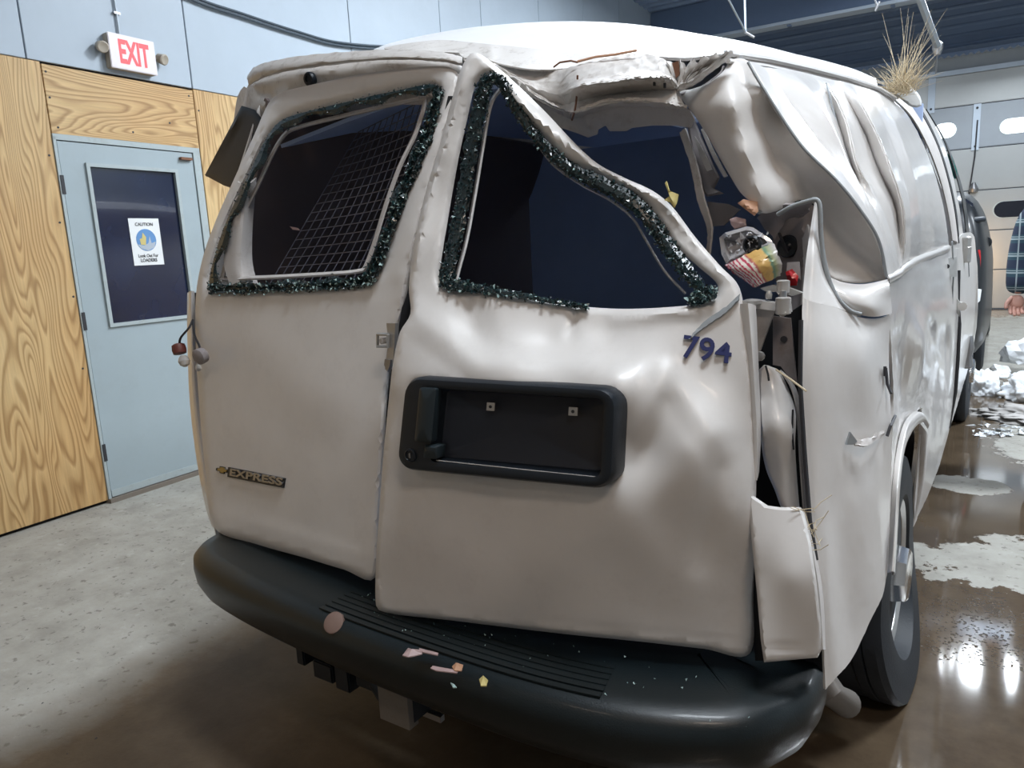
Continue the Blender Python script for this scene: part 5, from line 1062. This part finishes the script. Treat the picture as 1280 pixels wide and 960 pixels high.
# ---- wheels
def wheel(name, c, R, wid, flat, label, parent, hub=True):
    w_ = empty(name, c); w_.parent = parent; w_.matrix_parent_inverse = parent.matrix_basis.inverted(); w_['label'] = label
    c = Vector(c)
    def squash(p):
        q = Vector(p)
        if flat:
            d = max(0, (c.z+.02-q.z)/(c.z+.02)); rr_ = math.hypot(q.y-c.y, q.z-c.z)
            out = (1 if q.x > c.x else -1)
            if rr_ > R*.62:
                q.x += out*.058*d**1.5; q.y += (q.y-c.y)*.12*d
        q.z = max(q.z, .004)
        return q
    h = wid/2
    lathe('tyre', c, (1, 0, 0), [(R*.60, -h*.8), (R*.66, -h), (R*.85, -h*1.05), (R*.97, -h*.92), (R, -h*.75), (R*1.0, -h*.4), (R*.985, -h*.36), (R*1.0, -h*.32), (R, 0), (R*.985, .004), (R, .01), (R, h*.35), (R*.985, h*.39), (R, h*.43), (R, h*.75), (R*.97, h*.92), (R*.85, h*1.05), (R*.66, h), (R*.60, h*.8)], 'rubber', w_, 72, 'flat black tyre bulging on the floor' if flat else None, squash)
    rm_ = lathe('rim', c, (1, 0, 0), [(R*.60, -h*.8), (R*.56, -h*.5), (R*.52, 0), (R*.54, h*.6), (R*.61, h*.82), (R*.63, h*.88), (R*.61, h*.92), (R*.56, h*.82), (R*.52, h*.5), (R*.42, h*.35), (R*.30, h*.55), (R*.24, h*.6), (.02, h*.6)], 'rimsteel', w_, 48, 'grey steel rim')
    if hub:
        lathe('hub_cap', c, (1, 0, 0), [(R*.24, h*.55), (R*.25, h*.9), (R*.23, h*1.22), (R*.20, h*1.28), (.02, h*1.28)], 'chrome', w_, 8, 'fluted bright hub cap')
        for k in range(8):
            a = 2*math.pi*k/8; p = c+Vector((h*.45, math.cos(a)*R*.38, math.sin(a)*R*.38))
            lathe('lug_nut', p, (1, 0, 0), [(.014, 0), (.014, .022), (.008, .026)], 'chrome', w_, 6)
            p = c+Vector((h*.42, math.cos(a+.39)*R*.47, math.sin(a+.39)*R*.47)); lathe('rim_hole', p, (1, 0, 0), [(.018, 0), (.018, .006), (.003, .006)], 'darkgap', w_, 10)
    return w_
wheel('rear_wheel', (-.308, 2.33, .32), .36, .19, True, 'right rear wheel with flat tyre', van)
wheel('front_wheel', (-.27, 5.95, .34), .36, .2, False, 'right front wheel', van, True)
wheel('rear_wheel', (-1.80, 2.38, .34), .36, .2, False, 'left rear wheel', van, False); wheel('front_wheel', (-1.80, 5.95, .34), .36, .2, False, 'left front wheel', van, False)
tube('rear_axle', [(-1.8, 2.38, .34), (-.3, 2.38, .34)], .05, 'black_pl', van, 10)

# ================================================================== LOOSE THINGS
# clear lamp housing
lh = thing('lamp_housing', 'crushed clear plastic lamp housing lying in the torn right corner', 'lamp part', W(935, 310, 1.36))
HP = [(899, 297, 1.37), (906, 291, 1.36), (933, 283, 1.36), (941, 284, 1.36), (962, 298, 1.36), (966, 303, 1.36), (952, 309, 1.345), (908, 330, 1.345), (902, 318, 1.355)]
def PXY(L): return [W(*p) for p in L]
ringloft('lens_shell', [PXY([(a, b_, y+.03) for a, b_, y in HP]), PXY(HP), PXY([(930+(a-930)*.82, 306+(b_-306)*.8, y-.004) for a, b_, y in HP]), PXY([(930+(a-930)*.72, 306+(b_-306)*.68, y+.012) for a, b_, y in HP]), PXY([(932+(a-930)*.2, 306+(b_-306)*.2, y+.018) for a, b_, y in HP])], 'clear', lh, True)
lathe('bulb_socket', W(940, 306, 1.345), (-.1, -1, .1), [(.015, -.01), (.017, 0), (.013, .004), (.011, -.004), (.004, -.006)], 'black_pl', lh, 20, 'round black bulb hole')
V = []; Fc = []
for k in range(70):
    px, py = RNG.uniform(904, 958), RNG.uniform(288, 326)
    if py > 332-(px-904)*.45 or py < 296-(px-900)*.25: continue
    p = W(px, py, 1.346); s = RNG.uniform(.0015, .004); b_ = len(V); V += [p+Vector(RNG.normal(0, s, 3)) for _ in range(4)]; Fc += [[b_, b_+1, b_+2], [b_, b_+2, b_+3], [b_, b_+3, b_+1]]
o = build('cracked_facets', V, Fc, 'facet', lh, 0, 10, face_cam=False); o['kind'] = 'stuff'
# striped packaging
pk = loft('striped_packet', [[(906, 332, 1.335), (915, 340, 1.32), (930, 350, 1.32), (941, 359, 1.33)], [(918, 325, 1.33), (928, 335, 1.305), (941, 346, 1.305), (950, 356, 1.32)], [(940, 315, 1.335), (950, 325, 1.31), (957, 338, 1.31), (962, 351, 1.325)], [(966, 303, 1.35), (972, 315, 1.33), (977, 330, 1.33), (976, 345, 1.34)]], 'pkg', None, 22, 22, .01, uv=True, jit=.0008)
tag(pk, 'crumpled packet printed with red, white and orange stripes in the torn corner', 'packet')
rdp = thing('red_lamp_piece', 'broken red plastic lamp piece beside the striped packet', 'lamp part', W(990, 345, 1.36))
sheet('red_lens', [(982, 340), (990, 336), (998, 345), (996, 357), (986, 357)], lambda Q: 1.37+0*Q[:, 0], 'red', rdp, res=4, thick=.006, hem=None, smooth=False, ridges=[((985, 342), (996, 352), .008, 5)])
sheet('clear_shard', [(984, 328), (999, 327), (1001, 350), (996, 346), (990, 338), (983, 340)], lambda Q: 1.385+0*Q[:, 0], 'clear', rdp, res=5, thick=.004, hem=None, smooth=False)
os_ = sheet('orange_scrap', [(922, 254), (929, 249), (946, 252), (948, 264), (943, 270), (932, 262)], lambda Q: 1.385+0*Q[:, 0], 'orange', None, res=4, thick=.008, hem=None, smooth=False, ridges=[((925, 253), (945, 266), .008, 5)])
tag(os_, 'orange-brown scrap wedged in the top of the torn corner', 'scrap')
s2 = sheet('pale_scrap', [(912, 274), (920, 271), (932, 274), (933, 283), (918, 286), (914, 281)], lambda Q: 1.39+0*Q[:, 0], 'pinkscrap', None, res=4, thick=.006, hem=None, smooth=False, ridges=[((914, 276), (932, 280), .006, 4)])
tag(s2, 'pale grey-pink scrap just above the clear lamp housing', 'scrap')
yl = sheet('yellow_leaf', [(831, 229), (833, 226), (836, 238), (848, 243), (846, 254), (843, 260), (838, 253), (830, 250), (837, 245)], [(831, 229, 1.33), (848, 243, 1.315), (843, 260, 1.31), (830, 250, 1.318)], 'yellow', None, res=4, thick=.002, hem=None, smooth=False, ridges=[((833, 228), (842, 256), .006, 4)])
tag(yl, 'yellow-green leaf scrap stuck on the bent door frame', 'leaf')
def rag(name, pts, z, m, lab, cat, h=.008):
    Q_ = [WZ(a, b_, z) for a, b_ in pts]; c = sum(Q_, Vector())/len(Q_); V = Q_+[c+Vector((0, 0, h))]+[Vector((q.x, q.y, q.z-.002)) for q in Q_]; n = len(Q_)
    Fc = [[i, (i+1) % n, n] for i in range(n)]+[[n+1+i, n+1+(i+1) % n, (i+1) % n, i] for i in range(n)]+[[n+1+i for i in range(n)][::-1]]
    o = build(name, V, Fc, m, None, 0, 20, face_cam=False); return tag(o, lab, cat)
rag('scrap', [(503, 819), (510, 810), (514, 812), (526, 812), (528, 817), (516, 820), (510, 821)], .565, 'pinkscrap', 'pale pink scrap lying leftmost on the black step bumper', 'scrap')
rag('scrap', [(524, 810), (548, 816), (547, 819), (524, 814)], .565, 'pinkscrap', 'thin pink sliver beside the leftmost scrap on the bumper', 'scrap', .003)
rag('scrap', [(538, 835), (541, 832), (573, 838), (571, 841), (545, 838)], .562, 'pinkscrap', 'long thin pale sliver under the orange scrap on the bumper', 'scrap', .003)
rag('scrap', [(565, 833), (570, 828), (579, 831), (577, 838), (568, 838)], .565, 'orange', 'small orange-pink scrap in the middle of the black bumper', 'scrap')
rag('scrap', [(599, 849), (604, 844), (610, 850), (608, 857), (601, 857)], .565, 'yellow', 'small yellowish scrap right of the orange one on the bumper', 'scrap')
rag('scrap', [(563, 853), (568, 855), (571, 859), (566, 859)], .54, 'sh3', 'tiny white chip at the front edge of the bumper', 'scrap', .003)
gc = []; Igc = []
for k in range(60):
    x = RNG.uniform(-1.2, -.3); y = RNG.uniform(1.03, 1.18); z = .562; s = RNG.uniform(.0008, .002); p = Vector((x, y, z)); gc.append(([p+Vector(RNG.normal(0, s, 3)) for _ in range(4)], [[0, 1, 2], [0, 2, 3], [0, 3, 1], [1, 3, 2]]))
o = multi('glass_crumbs', gc, 'sh3', None); tag(o, 'tiny glass crumbs scattered along the top of the rear bumper', 'glass crumbs', kind='stuff')

# grass tuft on the roof edge
V = []; Fc = []
for k in range(190):
    root = W(1126+RNG.normal(0, 7), 112+RNG.normal(0, 4), 2.62+RNG.uniform(-.05, .05))
    big = k < 34
    L = RNG.uniform(.10, .235) if big else RNG.uniform(.03, .11)
    d = Vector((RNG.normal(.05, .32 if big else .7), RNG.normal(0, .35), RNG.uniform(.8, 1.3) if big else RNG.uniform(.1, .9))).normalized()
    bend = Vector(RNG.normal(0, .25, 3)); pts = []
    for j in range(6): t = j/5; pts.append(root+d*L*t+bend*L*t*t*.6)
    v, f = tube(None, pts, .001, None, n=3, rr=[.0015*(1-.8*j/5) for j in range(6)]); b_ = len(V); V += v; Fc += [[i+b_ for i in q] for q in f]
gt = build('grass_tuft', V, Fc, 'straw', None, 0, 60, face_cam=False); tag(gt, 'dry straw-coloured grass tuft stuck on the van roof edge', 'grass', kind='stuff')
sn = sheet('snow_patch', [(1112, 112), (1122, 106), (1140, 110), (1150, 120), (1152, 132), (1140, 134), (1126, 124)], lambda Q: 2.72+0*Q[:, 0], 'snow', None, res=5, thick=.02, hem=(3, .01)); tag(sn, 'small pale clump under the grass tuft on the roof edge', 'clump')
# straw caught at the corner piece
V = []; Fc = []
for k in range(16):
    p = W(1016+RNG.normal(0, 2), 665+RNG.uniform(-30, 30), 1.235); q = p+Vector(RNG.normal(0, .02, 3)); v, f = tube(None, [p, (p+q)/2+Vector(RNG.normal(0, .004, 3)), q], .0008, None, n=3); b_ = len(V); V += v; Fc += [[i+b_ for i in t] for t in f]
o = build('straw_bits', V, Fc, 'straw', None, 0, 60, face_cam=False); tag(o, 'short straw bits caught in the gap beside the loose corner panel', 'straw', kind='stuff')

# ---- black car parked ahead of the van
car = thing('car', 'black car parked ahead of the van with a red tail light', 'car', (-1.1, 9.2, 0))
def csec(y, xr, zb, zbelt, zroof, xin):
    r = [(xr-.06, zb), (xr, zb+.12), (xr+.0, (zb+zbelt)/2), (xr-.015, zbelt), (xr-.02-xin*.15, zbelt+(zroof-zbelt)*.35), (xr-.03-xin*.45, zbelt+(zroof-zbelt)*.72), (xr-.05-xin, zroof-.02), (xr-.22-xin, zroof)]
    c = -1.07; L = [(2*c-x, z) for x, z in r][::-1]
    return [Vector((x, y, z)) for x, z in r+[(c, zroof+.02)]+L]
secs = [csec(7.12, -0.32, .45, .75, .85, .02), csec(7.16, -0.20, .35, .95, 1.1, .04), csec(7.3, -0.15, .28, 1.05, 1.48, .12), csec(7.6, -0.13, .25, 1.05, 1.60, .15), csec(8.3, -0.12, .24, 1.04, 1.63, .16), csec(9.3, -0.12, .24, 1.0, 1.6, .2), csec(10.0, -0.13, .25, .98, 1.3, .2), csec(10.5, -0.14, .26, .96, 1.02, .1), csec(11.3, -0.18, .28, .85, .9, .05), csec(11.6, -0.31, .4, .7, .75, .02)]
loft('car_body', secs, 'carblack', car, 60, 45, .01, world=True, face_cam=False)
g = lambda px, py, y: W(px, py, y)
quad_prism('rear_side_glass', [g(1207, 248, 7.38), g(1216, 254, 7.4), g(1222, 268, 7.4), g(1215, 272, 7.36), g(1208, 271, 7.36)], .01, 'glass_dk', car, None)
tube('roof_spoiler', [g(1207, 275, 7.3), g(1220, 275, 7.3), g(1230, 274, 7.35)], .022, 'black_pl', car, 8)
sheet('tail_light', [(1220, 313), (1225, 312), (1226, 325), (1225, 338), (1220, 340)], lambda Q: 7.2+0*Q[:, 0], 'red', car, res=4, thick=.04, hem=None)
mr = lathe('side_mirror', g(1231, 303, 7.9), (.2, -1, 0), [(.02, -.05), (.045, -.03), (.055, .01), (.05, .03), (.01, .035)], 'carblack', car, 16)
tube('mirror_arm', [g(1232, 311, 7.9), g(1229, 318, 7.95)], .03, 'black_pl', mr, 8)
quad_prism('number_tag', [g(1222, 361, 7.15), g(1227, 362, 7.15), g(1225, 376, 7.15), g(1221, 380, 7.15)], .02, 'paper', car)
for x, lab in ((-.245, 'right'), (-1.88, 'left')):
    for y in (8.0, 10.75):
        wheel('car_wheel', (x, y, .34), .34, .22, False, lab+' car wheel', car, False)
for x in (-.45, -1.69):
    h = lathe('headlight', (x, 11.62, .72), (0, 1, 0), [(.08, -.06), (.10, 0), (.09, .03), (.01, .035)], 'headlight', car, 16)  # unseen lit headlights, added for the warm glow on the garage door
    ldt = bpy.data.lights.new('added_glow_beam', 'SPOT'); ldt.energy = 55; ldt.color = (1, .62, .3); ldt.spot_size = math.radians(70); ldt.spot_blend = .8; ldt.shadow_soft_size = .06  # orange spot added to throw that glow
    l_ = bpy.data.objects.new('added_glow_beam', ldt); COL.objects.link(l_); l_.location = (x+.05, 11.72, .72); l_.rotation_euler = (math.radians(88), 0, math.radians(-14))

# ---- snow heap
sp_ = []
def lump(c, s, seed, name, m, lab, grp=None, flat=.6, rough=.18, sub=3):
    from mathutils import noise as mn
    bm = bmesh.new(); bmesh.ops.create_icosphere(bm, subdivisions=sub, radius=1); o_ = Vector((seed*7.3, seed*3.1, 0))
    for v in bm.verts:
        q = v.co*1.6+o_; k = mn.noise(q)+.55*mn.noise(q*2.7)+(.3*mn.noise(q*6.1) if sub > 3 else 0)
        v.co *= 1+rough*2.*k; v.co.x *= s[0]; v.co.y *= s[1]; v.co.z *= s[2]
        v.co.z = max(v.co.z, -s[2]*flat)
    me = bpy.data.meshes.new(name); bmesh.ops.translate(bm, vec=Vector(c)+Vector((0, 0, s[2]*flat)), verts=bm.verts); bm.to_mesh(me); bm.free()
    me.polygons.foreach_set('use_smooth', [sub > 3]*len(me.polygons)); o = link(name, me, m); tag(o, lab, 'snow', grp); return o
def fl_(px, py, z=0): return WZ(px, py, z)
hp = fl_(1262, 497); lump((hp.x+.17, hp.y, 0), (.22, .19, .15), 3, 'snow_heap', 'snow', 'broad white snow heap at the right edge of the floor', flat=.35, rough=.17, sub=5)
hp = fl_(1226, 492); lump((hp.x+.01, hp.y+.02, 0), (.11, .15, .14), 4, 'snow_heap', 'snow', 'white snow heap nearest to the van tyre', flat=.35, rough=.17, sub=5)
hp = fl_(1272, 470); lump((hp.x+.04, hp.y+.12, .10), (.17, .15, .14), 21, 'snow_chunk', 'snow', 'largest angular snow chunk on top of the heap', rough=.22, sub=3)
hp = fl_(1240, 472); lump((hp.x+.05, hp.y+.0, .03), (.09, .1, .06), 9, 'snow_chunk', 'snow', 'small snow chunk behind the heap near the car', rough=.22, sub=2)
hp = fl_(1248, 480); lump((hp.x, hp.y+.02, .05), (.07, .06, .04), 10, 'snow_chunk', 'snow', 'smallest snow chunk in the middle of the heap', rough=.22, sub=3)
V = []; Fc = []
sl = lump((fl_(1266, 518).x+.12, fl_(1266, 518).y-.05, 0), (.30, .22, .05), 12, 'slush', 'slush', 'grey dirty slush spread in front of the snow heap', flat=.2, rough=.3, sub=5); sl['kind'] = 'stuff'; sl['category'] = 'slush'
cr_ = []
for k in range(70):
    px, py = RNG.uniform(1216, 1280), RNG.uniform(532, 546); p = fl_(px, py); s = RNG.uniform(.005, .02); cr_.append(([p+Vector((RNG.normal(0, s), RNG.normal(0, s), abs(RNG.normal(0, s*.6)))) for _ in range(5)], [[0, 1, 2], [0, 2, 3], [0, 3, 1], [1, 3, 2], [1, 4, 3], [2, 4, 1]]))
o = multi('slush_crumbs', cr_, 'snow', None); tag(o, 'scattered slush crumbs before the snow heap', 'slush', kind='stuff')
# floor litter on the left: dark specks
cr_ = []
for k in range(160):
    x, y = RNG.uniform(-3.7, -2.1), RNG.uniform(.7, 2.6); s = RNG.uniform(.001, .004); p = Vector((x, y, .003)); cr_.append(([p+Vector((RNG.normal(0, s), RNG.normal(0, s), abs(RNG.normal(0, s*.5)))) for _ in range(4)], [[0, 1, 2], [0, 2, 3], [0, 3, 1], [1, 3, 2]]))
o = multi('grit', cr_, 'ink', None); tag(o, 'dark grit scattered on the pale concrete beside the grey door', 'grit', kind='stuff')
def fjoint(pts, r=.0022):
    tube('floor_joint', [fl_(a, b_, .0) for a, b_ in pts], r, 'ink', fl, 4)
fjoint([(1228, 508), (1226, 540), (1222, 560)]); fjoint([(1224, 540), (1290, 545)], .002)

# ---- person at the right edge
pe = thing('person', 'person in dark green plaid flannel shirt standing at the right edge, arm hanging', 'person', (.33, 4.6, 0))
def skin(name, verts, edges, radii, m, parent, sub=2, root=0):
    me = bpy.data.meshes.new(name); me.from_pydata([tuple(v) for v in verts], edges, []); o = link(name, me, m, parent)
    md = o.modifiers.new('Skin', 'SKIN'); sv = me.skin_vertices[0].data if me.skin_vertices else None
    if sv is None:
        bm = bmesh.new(); bm.from_mesh(me); bm.verts.layers.skin.verify(); bm.to_mesh(me); bm.free(); sv = me.skin_vertices[0].data
    for i, r in enumerate(radii): sv[i].radius = (r if isinstance(r, tuple) else (r, r)); sv[i].use_root = (i == root)
    md.use_smooth_shade = True
    s_ = o.modifiers.new('Sub', 'SUBSURF'); s_.levels = sub; s_.render_levels = sub; return o
X0, Y0 = .33, 4.6
def pp(x, y, z): return Vector((X0+x, Y0+y, z))
# body in skin colour, one continuous figure; clothes over it
sh_ = W(1291, 268, 4.6); el_ = W(1278, 330, 4.58); wr_ = W(1272, 368, 4.52)
bv = [pp(0, 0, .95), pp(0, 0, 1.12), pp(0, .01, 1.32), pp(0, .01, 1.44), pp(0, -.01, 1.52), pp(0, -.02, 1.62), pp(0, -.01, 1.72),
      sh_, el_, wr_, pp(.19, .01, 1.40), pp(.27, .02, 1.12), pp(.27, -.04, .88), pp(.10, 0, .90), pp(.11, -.01, .50), pp(.11, .02, .09), pp(-.10, 0, .90), pp(-.12, -.02, .50), pp(-.13, .01, .09)]
be = [(0, 1), (1, 2), (2, 3), (3, 4), (4, 5), (5, 6), (3, 7), (7, 8), (8, 9), (3, 10), (10, 11), (11, 12), (0, 13), (13, 14), (14, 15), (0, 16), (16, 17), (17, 18)]
br = [(.14, .10), (.13, .10), (.15, .11), (.10, .08), .055, (.075, .09), (.07, .085), .05, .04, .028, .05, .04, .028, .075, .055, .038, .075, .055, .038]
skin('body', bv, be, br, 'skin', pe)
skin('flannel_shirt', [bv[i] for i in (0, 1, 2, 3, 7, 8, 9, 10, 11, 12)], [(0, 1), (1, 2), (2, 3), (3, 4), (4, 5), (5, 6), (3, 7), (7, 8), (8, 9)], [(.18, .14), (.17, .14), (.19, .15), (.12, .10), .082, .075, .058, .08, .07, .055], 'plaid', pe)
skin('jeans', [bv[i] for i in (0, 13, 14, 15, 16, 17, 18)], [(0, 1), (1, 2), (2, 3), (0, 4), (4, 5), (5, 6)], [(.165, .13), .10, .08, .07, .10, .08, .07], 'jean', pe)
for k in (15, 18):
    c = bv[k]; skin('boot', [c+Vector((0, .02, .06)), c+Vector((0, .02, -.04)), c+Vector((0, -.10, -.055)), c+Vector((0, -.17, -.06))], [(0, 1), (1, 2), (2, 3)], [.055, .05, .042, .03], 'boot', pe)
hair = lathe('hair', bv[6]+Vector((0, .015, -.02)), (0, .1, 1), [(.085, -.05), (.098, -.01), (.098, .04), (.08, .085), (.04, .11), (.005, .115)], 'hair', pe, 24)
for s_ in (-1, 1):
    lathe('ear', bv[5]+Vector((s_*.085, 0, .04)), (s_, 0, 0), [(.012, -.01), (.022, 0), (.018, .012), (.004, .014)], 'skin', pe, 12)
    ey = lathe('eye', bv[5]+Vector((s_*.032, -.088, .045)), (0, -1, 0), [(.011, -.004), (.010, .003), (.004, .006)], 'paper', pe, 12); lathe('iris', bv[5]+Vector((s_*.032, -.093, .045)), (0, -1, 0), [(.005, 0), (.004, .003), (.001, .003)], 'ink', ey, 10)
lathe('nose', bv[5]+Vector((0, -.092, .015)), (0, -1, .25), [(.018, -.01), (.014, .01), (.006, .02)], 'skin', pe, 10); box('mouth', bv[5]+Vector((0, -.092, -.03)), (.045, .006, .008), 'red', pe)
def hand(c, d, sgn, par):
    """five curled fingers rooted in the palm; d = direction of the hanging hand"""
    d = d.normalized(); side = Vector((1, .15, 0)).normalized()*sgn; side = (side-d*side.dot(d)).normalized(); fr = d.cross(side)
    if fr.y > 0: fr = -fr
    v = [c, c+d*.035, c+d*.075]; e = [(0, 1), (1, 2)]; r = [(.026, .022), (.036, .020), (.036, .018)]
    skin('palm', v, e, r, 'skin', par)
    for k, (off, L) in enumerate(((-.025, .060), (-.0085, .068), (.0085, .064), (.025, .052))):
        b0 = c+d*.056+side*off; p1 = b0+d*L*.45+fr*.008; p2 = p1+d*L*.28+fr*.022; p3 = p2+d*L*.12+fr*.024
        skin('finger', [b0, p1, p2, p3], [(0, 1), (1, 2), (2, 3)], [.0105, .0098, .009, .0075], 'skin', par)
    t0 = c+d*.022-side*.026; t1 = t0+d*.03-side*.018+fr*.012; t2 = t1+d*.028+fr*.010-side*.002
    skin('thumb', [c+d*.012-side*.012, t0, t1, t2], [(0, 1), (1, 2), (2, 3)], [.014, .013, .011, .009], 'skin', par)
hand(wr_, wr_-el_+Vector((0, 0, -.1)), 1, pe); hand(bv[12], Vector((0, -.05, -1)), -1, pe)
